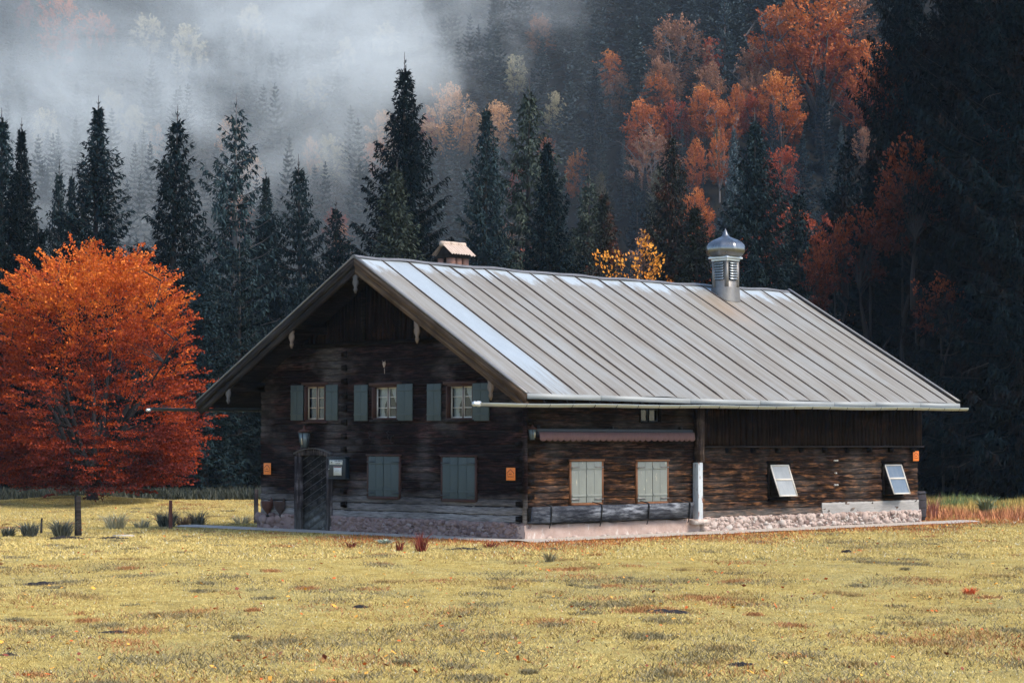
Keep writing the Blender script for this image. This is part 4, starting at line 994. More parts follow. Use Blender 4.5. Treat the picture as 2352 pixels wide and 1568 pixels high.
def broad_crown(seed, H, Rx, base=.12, sprays=600, leaves=40, leaf=.085, spray_r=.6, flat=.28, shape=1.0, shell=.55, squash=1.0, sup=2.4, limbs=9, low=.42, belly=0.0, lift=.45, thr=-1.45, sq=0.0, tr=.027):
    """dome of flat leafy sprays carried on limbs"""
    rng = np.random.RandomState(seed); z0 = H * base; hz = (H - z0)
    cz = z0 + hz * low
    u = rng.normal(size=(sprays, 3)); u /= np.linalg.norm(u, axis=1, keepdims=True)
    rad_ = rng.rand(sprays) ** (1 / 3.0) * (1 - shell) + shell * rng.uniform(.72, 1.0, sprays) ** .5
    rad_ = np.clip(rad_, 0, 1)
    az = np.arctan2(u[:, 1], u[:, 0]); lob = 1 + .10 * np.sin(az * 3 + seed) + .07 * np.sin(az * 5 + u[:, 2] * 4 + seed * 2) + .06 * np.sin(u[:, 2] * 9 + seed)
    upz = np.where(u[:, 2] > 0, H - cz, cz - z0)
    uh = np.maximum(.15, np.sqrt(1 - u[:, 2] ** 2)) ** (-sq); u[:, 0] *= uh; u[:, 1] *= uh
    C_ = np.stack([u[:, 0] * Rx * rad_ * lob, u[:, 1] * Rx * squash * rad_ * lob, cz + np.sign(u[:, 2]) * np.abs(u[:, 2]) ** (1 / shape) * upz * rad_ * (.6 + .4 * lob)], 1)
    zr = np.clip((C_[:, 2] - z0) / hz, 0, 1); C_[:, :2] *= (1 + belly * (.45 - zr))[:, None]
    keep = np.sin(C_[:, 0] * 1.9 + seed) + np.sin(C_[:, 1] * 2.1 + seed * 2) + np.sin(C_[:, 2] * 2.4 + seed) > thr
    C_ = C_[keep]; n = len(C_)
    # leaves of each spray lie along an outward, slightly drooping plane
    out_d = C_ - np.array([0, 0, cz - hz * .25]); out_d /= np.linalg.norm(out_d, axis=1, keepdims=True)
    hd = out_d * [1, 1, lift]; hd /= np.linalg.norm(hd, axis=1, keepdims=True)
    sd_ = np.cross(hd, [0, 0, 1.0]); sd_ /= np.linalg.norm(sd_, axis=1, keepdims=True); nd = np.cross(sd_, hd)
    m = leaves; sc = rng.uniform(.55, 1.25, (n, 1, 1)) * spray_r
    a = rng.uniform(-.9, 1.1, (n, m, 1)); b_ = rng.normal(0, .42, (n, m, 1)) * (1.1 - np.abs(a) * .5); c_ = rng.normal(0, flat * .38, (n, m, 1))
    P = C_[:, None] + hd[:, None] * a * sc + sd_[:, None] * b_ * sc + nd[:, None] * c_ * sc + np.array([0, 0, -1.0]) * (a ** 2 * .10 * sc)
    P = P.reshape(-1, 3); N = len(P)
    D = np.repeat(hd, m, 0) + rng.normal(0, .55, (N, 3)); sz = leaf * rng.uniform(.6, 1.3, N)
    V = diamonds(P, D, sz * .42, sz * 1.25, rng, .75); F = np.arange(N * 4).reshape(-1, 4)
    t_ = np.repeat(rng.rand(n), m) * .6 + rng.rand(N) * .4
    hgt = (P[:, 2] - z0) / hz
    col = np.repeat(np.stack([t_, hgt, rng.rand(N), np.ones(N)], 1), 4, 0)
    # limbs
    tr_ = MB(); k = 0; tips = []
    order = rng.permutation(n); 
    for i in range(limbs):
        az_ = i * 2.399 + rng.uniform(-.3, .3); tilt = .25 + .55 * (i / limbs); ln = (H - z0) * (.95 - .35 * tilt)
        d = Vector((math.cos(az_) * tilt, math.sin(az_) * tilt, 1)).normalized(); p = Vector((math.cos(az_) * .06 * H * .2, math.sin(az_) * .06 * H * .2, z0 * .55 + rng.uniform(0, .12) * H)); path = [p.copy()]
        for s_ in range(7): d = (d + Vector(rng.normal(0, .10, 3)) + Vector((math.cos(az_), math.sin(az_), 0)) * .05 * tilt).normalized(); p = p + d * ln / 7; path.append(p.copy()); tips.append(p.copy())
        r0 = .018 * H * (.9 - .3 * tilt); tr_.tube(path, [r0 * (1 - .13 * q) for q in range(8)], 6)
    r0 = tr * H; tr_.tube([(0, 0, -.5), (0, 0, .1), (.02, 0, z0 * .6), (0, 0, z0 + H * .15)], [r0 * 1.3, r0, r0 * .85, r0 * .5], 9)
    if tips:
        T = np.array([tuple(x) for x in tips])
        for i in order[:min(n, 26 * limbs)]:
            c0 = C_[i]; j = np.argmin(((T - c0) ** 2).sum(1) + np.maximum(0, T[:, 2] - c0[2] + .4) * 6); a_ = Vector(T[j]); e = Vector(c0); mid = (a_ + e) / 2 + Vector((0, 0, .12 * (e - a_).length)) + Vector(rng.normal(0, .08, 3))
            tr_.tube([a_, mid, e], [.0045 * H * .7 + .006, .012, .006], 4, cap=False)
    return V, F, col, tr_

def needles(name, a, b_, warm=None):
    t = NT(name); inf = t.node('ShaderNodeObjectInfo'); n = t.noise(.9, None, 4); f = t.noise(7, None, 2)
    c = t.mix(t.ramp(n, [(.3, 0.0), (.7, 1.0)]), a, b_); c = t.mix(t.math('MULTIPLY', f, .6), c, t.mix(1, c, 1.7, 'MULTIPLY') if False else tuple(min(1, x * 1.5) for x in b_))
    v = t.rng(inf.outputs['Random'], 0, 1, .5, 1.5); x = t.node('ShaderNodeMix', data_type='RGBA', blend_type='MULTIPLY'); x.inputs[0].default_value = 1
    t.lk(c, x.inputs[6]); cb = t.node('ShaderNodeCombineColor'); [t.lk(v, cb.inputs[i]) for i in range(3)]; t.lk(cb.outputs[0], x.inputs[7]); c = x.outputs[2]
    if warm: c = t.mix(t.ramp(t.noise(.55, None, 5, .65), [(.50, 0.0), (.66, .8)]), c, warm)
    return t.set(c, .9, 0, .0)
M['needles_dark'] = needles('needles_dark', (.006, .013, .018), (.014, .025, .028))
M['needles_teal'] = needles('needles_teal', (.010, .020, .026), (.022, .036, .038))
M['needles_olive'] = needles('needles_olive', (.016, .026, .026), (.040, .048, .036))
M['needles_warm'] = needles('needles_warm', (.012, .020, .022), (.028, .032, .028), (.16, .042, .018))
M['hill_dark'] = needles('hill_dark', (.008, .016, .024), (.020, .034, .042))
M['hill_teal'] = needles('hill_teal', (.020, .034, .042), (.055, .075, .080))
M['hill_olive'] = needles('hill_olive', (.045, .052, .045), (.12, .11, .075))
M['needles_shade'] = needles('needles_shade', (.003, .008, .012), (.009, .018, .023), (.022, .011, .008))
def leaves_mat(name, stops, trans=.25):
    t = NT(name); at_ = t.node('ShaderNodeAttribute'); at_.attribute_name = 'tint'; s = t.sep(at_.outputs['Color'])
    inf = t.node('ShaderNodeObjectInfo')
    f = t.math('ADD', t.math('MULTIPLY', s[0], .42), t.math('MULTIPLY', s[1], .52)); f = t.math('ADD', f, t.math('MULTIPLY', t.math('SUBTRACT', inf.outputs['Random'], .5), .22)); f = t.math('ADD', f, t.math('MULTIPLY', t.math('SUBTRACT', t.noise(.35, None, 3), .5), .7), True)
    c = t.ramp(f, stops); t.set(c, .7, 0, .15)
    tl_ = t.node('ShaderNodeBsdfTranslucent'); t.lk(c, tl_.inputs[0]); mx = t.node('ShaderNodeMixShader'); mx.inputs[0].default_value = trans
    t.lk(t.b.outputs[0], mx.inputs[1]); t.lk(tl_.outputs[0], mx.inputs[2]); t.lk(mx.outputs[0], t.out.inputs[0]); return t.mat
M['leaf_beech'] = leaves_mat('leaf_beech', [(0, (.035, .008, .010)), (.28, (.15, .022, .012)), (.52, (.41, .062, .013)), (.72, (.74, .19, .026)), (1, (.92, .40, .08))])  # dark low, bright at the top: autumn colour plus painted-in light
M['leaf_orange'] = leaves_mat('leaf_orange', [(0, (.14, .032, .014)), (.35, (.30, .072, .024)), (.7, (.50, .155, .04)), (1, (.64, .28, .08))])
M['leaf_red'] = leaves_mat('leaf_red', [(0, (.06, .012, .010)), (.45, (.22, .036, .018)), (.8, (.42, .09, .035)), (1, (.52, .15, .05))])
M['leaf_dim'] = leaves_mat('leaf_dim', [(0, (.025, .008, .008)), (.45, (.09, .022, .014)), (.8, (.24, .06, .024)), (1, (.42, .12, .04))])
M['leaf_brown'] = leaves_mat('leaf_brown', [(0, (.10, .05, .035)), (.5, (.26, .13, .08)), (1, (.42, .22, .13))])
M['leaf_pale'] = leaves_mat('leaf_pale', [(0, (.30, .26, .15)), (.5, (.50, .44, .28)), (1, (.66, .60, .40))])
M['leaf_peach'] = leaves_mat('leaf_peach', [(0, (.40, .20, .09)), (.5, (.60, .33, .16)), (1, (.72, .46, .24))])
M['leaf_yellow'] = leaves_mat('leaf_yellow', [(0, (.40, .10, .02)), (.5, (.70, .25, .03)), (1, (.80, .42, .07))])
M['bark'] = simple('bark', (.045, .038, .036), .9, sc=6, stretch=(4, 4, .5), var=.4)
M['bark_pale'] = simple('bark_pale', (.13, .12, .12), .9, sc=6, stretch=(4, 4, .5), var=.4)
M['bark_dark'] = simple('bark_dark', (.016, .014, .015), .9, sc=6, stretch=(4, 4, .5), var=.4)

PROTO = {}
def spruce_proto(key, *a, **k):
    V, F, tr_ = spruce_crown(*a, **k)
    PROTO[key] = (a[1], V, F, tr_, {})
def plant(key, x, y, h, mat, bark, label, cat, group=None, rz=None, wide=1.0, name='spruce_tree', sink=.1):
    """one tree of its own: Empty > trunk, crown; copies share mesh data"""
    H0, V, F, tr_, cache = PROTO[key][:5]; col = PROTO[key][5] if len(PROTO[key]) > 5 else None
    o = empty(name, (x, y, float(ground_z(x, y)) - sink), random.uniform(0, 6.28) if rz is None else rz, label, cat, group)
    o.rotation_euler[0] = random.uniform(-.022, .022); o.rotation_euler[1] = random.uniform(-.022, .022)
    s = h / H0; o.scale = (s * wide, s * wide, s)
    if key == 's5':
        if 'tw' not in cache: cache['tw'] = BARE.build('bare_twigs', M['bark'], o)
        else: c = cache['tw'].copy(); C.objects.link(c); c.parent = o
    for part in ('trunk', 'crown'):
        m = bark if part == 'trunk' else mat; ck = (part, m.name)
        if ck not in cache:
            c = tr_.build('trunk', m, o) if part == 'trunk' else raw('crown', V, F, m, o, col=col)
            cache[ck] = c
        else:
            c = cache[ck].copy(); C.objects.link(c); c.parent = o
    return o
BARE = MB(); q_ = random.Random(4)
for i in range(16):                                                # pale dead twigs hanging out of the shaded crowns
    z = 26 * q_.uniform(.04, .72); a = q_.uniform(0, 6.28); r = 5.2 * (1 - z / 26) ** .42 * q_.uniform(.55, 1.02); f = Vector((math.cos(a), math.sin(a), 0)); p = f * r * .55 + Vector((0, 0, z))
    pth = [p + f * r * .5 * s_ + Vector((0, 0, -.9 * s_ ** 1.5 + .5 * s_ ** 3)) + Vector((q_.uniform(-.12, .12), q_.uniform(-.12, .12), q_.uniform(-.1, .1))) for s_ in (0, .3, .55, .8, 1)]
    BARE.tube(pth, [.020, .016, .012, .008, .004], 4, cap=False)
    for s_ in (1, 2, 3): b_ = pth[s_]; BARE.tube([b_, b_ + Vector((q_.uniform(-.25, .25), q_.uniform(-.25, .25), q_.uniform(-.5, -.15)))], [.010, .003], 3, cap=False)
random.seed(11)
spruce_proto('s1', 1, 20, 4.3, whorl=.60, sub=3, droop=.10, hang=.45)
spruce_proto('s2', 2, 20, 4.7, whorl=.72, sub=3, droop=.22, hang=.65, gap=.10)
spruce_proto('s3', 3, 20, 4.0, whorl=.78, sub=3, droop=.30, hang=.9, gap=.22, power=.72)
spruce_proto('s4', 4, 24, 5.6, whorl=.58, sub=3, droop=.22, hang=.7, power=.85)
spruce_proto('s5', 5, 26, 5.2, whorl=.50, sub=3, droop=.30, hang=1.0, gap=.0, power=.42, low=.02)
spruce_proto('s6', 41, 20, 4.6, whorl=.85, sub=3, droop=.42, hang=.8, gap=.20, power=.78)
spruce_proto('s7', 42, 22, 5.4, whorl=.52, sub=3, droop=.05, hang=.4, power=1.0)
spruce_proto('f1', 6, 20, 3.9, whorl=.85, sub=1, bw=2.1, droop=.2, hang=.5)
spruce_proto('f2', 7, 20, 3.6, whorl=.95, sub=1, bw=2.2, droop=.3, hang=.7, gap=.08)
spruce_proto('f3', 8, 20, 4.4, whorl=.80, sub=1, bw=2.1, droop=.1, hang=.4, power=.62)

# front row along the meadow edge: (tip x, tip y) as bearing / elevation from the farmhouse side of the meadow, metres away
def front(px, py, Y, key, mat, label, wide=1.0, bark=None, rz=None):
    x = (px - 1176) / 4913.8 * Y; h = (1019 - py) / 4913.8 * Y + CAM_Z - float(ground_z(x, Y)) + .1
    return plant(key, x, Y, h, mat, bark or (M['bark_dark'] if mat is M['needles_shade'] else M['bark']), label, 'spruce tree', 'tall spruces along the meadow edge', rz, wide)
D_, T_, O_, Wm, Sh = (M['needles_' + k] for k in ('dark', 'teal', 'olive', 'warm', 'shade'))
front(10, 268, 112, 's1', D_, 'dark spruce at the extreme left edge of the wood', .95)
front(46, 290, 109, 's7', D_, 'broad dark spruce just left of the beech top', .80)
front(128, 385, 116, 's2', T_, 'short thin spruce between the two leftmost dark ones', .7)
front(148, 400, 118, 's1', T_, 'smallest spruce in the gap left of the dark pointed one', .6)
front(208, 240, 113, 's7', D_, 'dark pointed spruce rising behind the orange beech', 1.04)
front(383, 264, 110, 's2', D_, 'dark spruce with swept up branches right of the beech', 1.02)
front(533, 238, 118, 's3', T_, 'tall thin spruce with open drooping tiers', .98, M['bark_pale'])
front(622, 402, 121, 's7', T_, 'short spruce between the open drooping one and the next', .85)
front(698, 375, 119, 's6', T_, 'medium spruce left of the gable peak', 1.0)
front(780, 470, 123, 's2', T_, 'low spruce in the dip left of the biggest spruce', 1.0)
front(928, 138, 116, 's4', D_, 'biggest spruce standing above the gable peak', .96)
front(905, 385, 106, 's1', O_, 'lower paler spruce in front of the biggest spruce', 1.15)
front(1105, 246, 118, 's1', T_, 'dense spruce above the brick chimney', .78)
front(1206, 198, 124, 's6', O_, 'tall ragged spruce right of the chimney', .95)
front(1275, 318, 115, 's7', D_, 'dark spruce with orange leaves showing at both sides', .95)
front(1345, 400, 117, 's3', O_, 'olive spruce behind the middle of the roof ridge', 1.05)
front(1405, 440, 111, 's1', Wm, 'rust tinged spruce behind the yellow leaved tree', .9)
front(1530, 300, 119, 's4', Wm, 'large rust tinged spruce left of the onion dome', .85)
front(1610, 470, 116, 's1', O_, 'low olive spruce just left of the onion dome', 1.1)
front(1740, 262, 116, 's4', T_, 'wide dense spruce directly behind the onion dome', 1.05)
front(1830, 430, 121, 's2', T_, 'blue grey spruce right of the onion dome', 1.1)
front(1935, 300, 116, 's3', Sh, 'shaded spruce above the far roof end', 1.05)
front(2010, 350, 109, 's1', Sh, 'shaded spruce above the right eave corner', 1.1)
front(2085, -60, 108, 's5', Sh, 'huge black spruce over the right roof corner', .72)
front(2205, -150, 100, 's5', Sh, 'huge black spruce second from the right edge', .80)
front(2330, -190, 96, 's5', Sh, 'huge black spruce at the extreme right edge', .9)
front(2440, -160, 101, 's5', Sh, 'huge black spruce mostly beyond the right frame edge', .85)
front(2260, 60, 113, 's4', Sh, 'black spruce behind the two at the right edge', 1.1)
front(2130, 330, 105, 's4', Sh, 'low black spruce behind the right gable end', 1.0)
front(550, 560, 108, 's3', T_, 'low spruce between the beech and the left gutter', 1.1)
front(470, 620, 105, 's1', D_, 'low dark spruce right behind the beech crown', 1.25)
front(330, 560, 109, 's2', D_, 'low dark spruce behind the beech top right', 1.2)
front(90, 520, 106, 's4', D_, 'low dark spruce hidden behind the beech left side', 1.2)
front(690, 640, 110, 's1', T_, 'low spruce behind the left roof slope', 1.3)
front(-40, 330, 108, 's4', D_, 'dark spruce just outside the left edge', .8)

def broad_proto(key, *a, **k):
    V, F, col, tr_ = broad_crown(*a, **k); PROTO[key] = (a[1], V, F, tr_, {}, col)
broad_proto('beech', 21, 12.2, 5.2, base=.015, sprays=2900, leaves=46, leaf=.105, spray_r=.66, flat=.12, shape=1.2, shell=.62, limbs=12, low=.34, belly=.30, lift=.28, thr=-1.05, sq=.38)
broad_proto('b1', 22, 14, 3.6, base=.30, sprays=330, leaves=26, leaf=.25, spray_r=.85, flat=.4, shell=.4, limbs=6, thr=-.5)
broad_proto('b2', 23, 14, 3.2, base=.25, sprays=300, leaves=26, leaf=.24, spray_r=.8, flat=.5, shell=.35, limbs=6, thr=-.35)
broad_proto('b3', 24, 14, 4.4, base=.28, sprays=430, leaves=26, leaf=.25, spray_r=.9, flat=.35, shell=.5, limbs=7, thr=-.45)
broad_proto('thin', 25, 9.5, 1.85, base=.35, sprays=135, leaves=24, leaf=.10, spray_r=.32, flat=.9, shell=.3, limbs=7, thr=-.4)
bx_ = (214 - 1176) / 4913.8 * 93
plant('beech', bx_, 93, 11.3, M['leaf_beech'], M['bark_dark'], 'big round orange beech at the left edge of the meadow', 'beech tree', name='beech_tree', rz=1.0, wide=.98)
plant('thin', (1445 - 1176) / 4913.8 * 96, 96, 12.4, M['leaf_yellow'], M['bark'], 'young tree with sparse golden leaves behind the roof ridge', 'young tree', name='maple_tree', rz=.5, wide=.85)

# broadleaved trees on the slope, where the photograph shows each one
def on_slope(px, py, hc):
    """where a crown centre hc above the slope is seen at that bearing and elevation"""
    t = (px - 1176) / 4913.8; e = (1019 - py) / 4913.8; ys = np.arange(112, 640, .5); zz = ground_z(t * ys, ys) + hc - (CAM_Z + e * ys)
    i = np.argmax(zz > 0) if (zz > 0).any() else len(ys) - 1; return t * ys[i], ys[i]
OR, RD, BN, PL, PE = 'leaf_orange', 'leaf_red', 'leaf_brown', 'leaf_pale', 'leaf_peach'
BL = [(1885, 45, 175, OR, 'brilliant orange beech at the top of the right hand slope'), (1795, 75, 120, OR, 'orange beech below left of the brightest one at the top'), (1948, 30, 130, BN, 'brown beech at the top edge right of the brightest one'),
 (1905, 120, 110, RD, 'red orange beech under the brightest one at the top'), (2012, 160, 120, OR, 'orange beech on the right of the slope beside black spruces'), (1965, 215, 70, RD, 'dull red tree below the right hand orange beech'), (2010, 235, 55, RD, 'small red tree low under the right hand orange beech'),
 (1740, 150, 85, BN, 'brownish orange tree left of the two dark firs'), (1735, 205, 75, BN, 'brownish orange tree lower left of the two dark firs'), (1405, 150, 60, OR, 'narrow orange tree beside a dark spruce near the top middle'), (1425, 195, 60, BN, 'faded brown tree under the narrow orange one'),
 (1560, 95, 130, BN, 'wide grey brown half bare tree near the top middle'), (1520, 175, 80, BN, 'brown tree below the half bare one'), (1640, 115, 45, RD, 'small red tree between dark spruces near the top'), (1510, 205, 70, OR, 'peach orange tree in the middle of the slope'),
 (1480, 285, 95, OR, 'vivid orange tree above the roof ridge middle'), (1555, 262, 60, RD, 'vivid red orange tree right of the vivid orange one'), (1500, 350, 110, BN, 'tall brownish tree beneath the vivid orange one'), (1622, 240, 80, OR, 'orange tree right of centre on the slope'),
 (1665, 262, 65, OR, 'orange tree a little right of centre on the slope'), (1740, 245, 60, RD, 'red orange tree between small dark spruces'), (1695, 235, 45, OR, 'small orange tree between two bigger ones on the slope'), (1828, 255, 30, OR, 'tiny orange tree among black spruces on the right'),
 (1655, 345, 48, OR, 'small orange tree above the onion dome left'), (1600, 365, 50, OR, 'small orange tree above left of the onion dome'), (1252, 345, 40, OR, 'orange patch of a tree left of the dark ridge spruce'), (1330, 385, 55, OR, 'orange tree right of the dark ridge spruce'), (1190, 425, 40, RD, 'orange red tree low right of the chimney'),
 (2105, 430, 95, RD, 'dark red beech behind the black spruces on the right'), (2070, 480, 80, RD, 'dim red tree above the right roof slope'), (1990, 540, 80, RD, 'dim red tree above the far end of the roof'), (1878, 640, 50, RD, 'small red tree just above the far end of the ridge'), (1925, 590, 70, RD, 'dim red tree right of the far ridge end'), (1905, 545, 45, RD, 'small dim red tree above the ridge end'),
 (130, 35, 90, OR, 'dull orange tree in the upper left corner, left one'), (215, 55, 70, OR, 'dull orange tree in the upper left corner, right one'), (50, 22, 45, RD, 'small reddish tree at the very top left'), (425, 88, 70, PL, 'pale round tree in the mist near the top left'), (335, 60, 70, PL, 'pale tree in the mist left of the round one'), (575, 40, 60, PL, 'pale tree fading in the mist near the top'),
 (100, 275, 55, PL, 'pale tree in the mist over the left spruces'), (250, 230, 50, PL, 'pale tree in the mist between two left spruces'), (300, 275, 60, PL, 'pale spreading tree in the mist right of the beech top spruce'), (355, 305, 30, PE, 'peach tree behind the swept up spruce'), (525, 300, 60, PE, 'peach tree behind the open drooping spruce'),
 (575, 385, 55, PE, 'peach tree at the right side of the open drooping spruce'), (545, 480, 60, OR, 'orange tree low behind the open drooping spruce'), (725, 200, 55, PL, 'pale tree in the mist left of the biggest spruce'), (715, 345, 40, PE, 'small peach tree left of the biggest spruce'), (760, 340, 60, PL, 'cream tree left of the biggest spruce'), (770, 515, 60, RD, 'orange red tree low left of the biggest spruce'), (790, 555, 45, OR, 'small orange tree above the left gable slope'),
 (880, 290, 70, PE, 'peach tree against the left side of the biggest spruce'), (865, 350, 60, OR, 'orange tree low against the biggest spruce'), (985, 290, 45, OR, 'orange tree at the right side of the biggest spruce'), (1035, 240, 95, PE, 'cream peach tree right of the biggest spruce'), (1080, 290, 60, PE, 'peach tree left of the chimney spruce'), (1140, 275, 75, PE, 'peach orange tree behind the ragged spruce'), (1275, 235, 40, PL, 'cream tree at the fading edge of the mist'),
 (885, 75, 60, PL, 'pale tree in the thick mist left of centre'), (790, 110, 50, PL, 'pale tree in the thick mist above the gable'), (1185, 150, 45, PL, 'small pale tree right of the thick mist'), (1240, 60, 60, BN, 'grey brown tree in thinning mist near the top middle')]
occupied = []
for i, (px, py, wpx, mt, lab) in enumerate(BL):
    wpx *= 1.22
    x, y = on_slope(px, py, 7.0); wd = wpx / 4913.8 * y; key = ('b1', 'b2', 'b3')[i % 3]; R0 = {'b1': 3.6, 'b2': 3.2, 'b3': 4.4}[key] * 2.2
    h = max(8.0, 14 * wd / R0); x, y = on_slope(px, py, h * .72); wd = wpx / 4913.8 * y
    plant(key, x, y, h, M[mt], M['bark_pale'] if i % 2 else M['bark'], lab, 'broadleaved tree', 'autumn coloured trees on the slope', name='beech_tree', wide=wd / (R0 * h / 14.0), sink=.3)
    gz_ = float(ground_z(x, y)); occupied.append((x, y, wd * .5, (gz_ + h * .60 - CAM_Z) / y, x / y, wd * .5 / y))

# dim red trees standing in among the black spruces on the right
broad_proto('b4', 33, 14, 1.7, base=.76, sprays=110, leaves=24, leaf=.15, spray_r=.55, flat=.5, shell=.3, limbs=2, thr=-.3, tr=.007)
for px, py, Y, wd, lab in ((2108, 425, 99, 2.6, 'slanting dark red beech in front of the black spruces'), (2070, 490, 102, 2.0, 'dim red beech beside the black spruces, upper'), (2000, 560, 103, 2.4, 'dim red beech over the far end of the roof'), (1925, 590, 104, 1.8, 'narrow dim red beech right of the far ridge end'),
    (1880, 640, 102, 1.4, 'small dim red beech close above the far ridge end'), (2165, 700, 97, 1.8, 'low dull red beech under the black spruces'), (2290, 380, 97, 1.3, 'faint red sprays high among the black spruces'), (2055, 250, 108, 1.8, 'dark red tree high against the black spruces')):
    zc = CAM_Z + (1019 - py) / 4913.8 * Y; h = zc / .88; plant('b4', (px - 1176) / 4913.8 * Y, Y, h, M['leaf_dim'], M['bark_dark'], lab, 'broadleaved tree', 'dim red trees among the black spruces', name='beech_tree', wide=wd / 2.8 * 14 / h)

# spruces of the slope
rs = np.random.RandomState(17); n_done = 0; cand = []
for _ in range(26000):
    y = 122 + (rs.rand() ** 1.15) * 430; x = rs.uniform(-.285, .285) * y
    cand.append((x, y))
pts = np.zeros((0, 2)); far = []
COLS = [(-.21, 'above the left edge of the meadow'), (-.165, 'behind the beech top'), (-.12, 'behind the open drooping spruce'), (-.07, 'left of the biggest spruce'), (-.02, 'behind the biggest spruce'), (.02, 'behind the chimney spruces'), (.06, 'above the middle of the ridge'), (.10, 'left above the onion dome'), (.135, 'right above the onion dome'), (.17, 'above the far ridge end'), (9, 'beside the black spruces')]
def slope_label(x, y, h, mn):
    t_ = x / y; col = next(c for a, c in COLS if t_ < a); e = (float(ground_z(x, y)) + h - CAM_Z) / y
    row = 'at the slope foot' if e < .105 else ('low on the slope' if e < .14 else ('halfway up the slope' if e < .18 else 'high on the slope'))
    sz = 'tall' if h > 16.5 else ('middling' if h > 13 else 'short'); tone = {'hill_dark': 'blackish', 'hill_teal': 'blue grey', 'hill_olive': 'olive'}[mn]
    return '%s %s spruce %s, %s' % (sz, tone, row, col), 'slope spruces ' + col
LAB = {'l': 'dim grey spruce standing in the mist on the left hand slope', 'm': 'blue grey spruce on the slope where the mist thins, in the middle', 'r': 'dark blue spruce standing close among others on the right hand slope'}
for x, y in cand:
    gz = float(ground_z(x, y)); t_ = x / y; el = (gz + 17 - CAM_Z) / y
    if y < 122 or (gz - CAM_Z) / y > .235: continue
    if el < .075: continue
    sp_ = (3.9 + 1.0 * (y - 150) / 400) if x < 0 else 4.7
    if len(pts) and ((pts - (x, y)) ** 2).sum(1).min() < sp_ ** 2: continue
    cap = 99.
    for a, b_, c_, eb, tb, hw in occupied:
        if b_ > y - 1 and abs(x / y - tb) < hw * .95: cap = min(cap, eb * y + CAM_Z - gz)
        if (x - a) ** 2 + (y - b_) ** 2 < 3: cap = 0
    if cap < 3.5 or x / y > .185: continue
    pts = np.vstack([pts, (x, y)]); far.append((x, y, cap))
far.sort(key=lambda q: q[1])
for i, (x, y, cap) in enumerate(far):
    if i >= 300: break
    t_ = x / y; z_ = 'l' if t_ < -.10 else ('m' if t_ < .02 else 'r')
    mt = 'hill_dark' if rs.rand() < (.15 + .5 * (t_ > .05)) else ('hill_teal' if rs.rand() < .62 else 'hill_olive')
    h = min(cap, rs.uniform(9.5, 20) * (1.0 if z_ != 'r' else .95)) if y > 160 else min(cap, rs.uniform(9, 14)); lb, gp = slope_label(x, y, h, mt)
    if i % 5 == 2 and h > 6 and y > 165:
        cn, cm = (('pale yellow', PL), ('peach', PE), ('grey brown', BN))[rs.randint(3)] if t_ < -.04 else (('rust red', RD), ('orange', OR), ('grey brown', BN))[rs.randint(3)]
        lb = lb.replace('blackish spruce', cn + ' broadleaved tree').replace('blue grey spruce', cn + ' broadleaved tree').replace('olive spruce', cn + ' broadleaved tree'); hb = min(h, 11) * rs.uniform(.8, 1)
        plant(('b1', 'b2', 'b3')[rs.randint(3)], x, y, hb, M[cm], M['bark'], lb, 'broadleaved tree', gp.replace('spruces', 'autumn trees'), wide=rs.uniform(.8, 1.2), name='beech_tree', sink=.3); continue
    plant(('f1', 'f2', 'f3')[rs.randint(3)], x, y, h, M[mt], M['bark'], lb, 'spruce tree', gp, wide=rs.uniform(.7, 1.1), sink=.4)
rest = far[300:]
print('slope spruces', len(far), 'rest', len(rest))
V0, F0, _ = spruce_crown(31, 16, 3.4, whorl=1.3, sub=0, bw=3.6, droop=.2)
if rest:
    VV = []
    for x, y, cap in rest:
        a = rs.uniform(0, 6.28); s = min(cap / 16, rs.uniform(.75, 1.15)); c_, s_ = math.cos(a), math.sin(a)
        VV.append(np.stack([(V0[:, 0] * c_ - V0[:, 1] * s_) * s + x, (V0[:, 0] * s_ + V0[:, 1] * c_) * s + y, V0[:, 2] * s + float(ground_z(x, y)) - .4], 1))
    VV = np.concatenate(VV); o = raw('far_forest', VV, np.arange(len(VV)).reshape(-1, 4), M['hill_teal'])
    tag(o, 'remote spruce wood high on the slope fading into the mist', 'forest', kind='stuff')
    print('far verts', len(VV))
# ---------------------------------------------------------------- meadow
def blades(P, hgt, wid, lean, rng, az=None):
    n = len(P); a = rng.uniform(0, 6.28, n) if az is None else az
    side = np.stack([np.cos(a), np.sin(a), np.zeros(n)], 1) * wid[:, None]
    b = rng.uniform(0, 6.28, n); tip = P + np.stack([np.cos(b) * lean, np.sin(b) * lean, hgt], 1)
    return np.stack([P - side, P + side, tip], 1).reshape(-1, 3)
def to_house(x, y):
    dx, dy = x - HX, y - HY; c, s = math.cos(HROT), math.sin(HROT); return dx * c + dy * s, -dx * s + dy * c
def in_house(x, y, m=.0):
    a, b_ = to_house(x, y); return (a > -.80 - m) & (a < 19.4 + m) & (b_ > -.98 - m) & (b_ < 12.4 + m)
rng = np.random.RandomState(5)
def scatter(n, y0, y1, pw, half=.262):
    y = y0 + (y1 - y0) * rng.rand(n) ** pw; x = rng.uniform(-half, half, n) * y; return x, y
V, CL = [], []
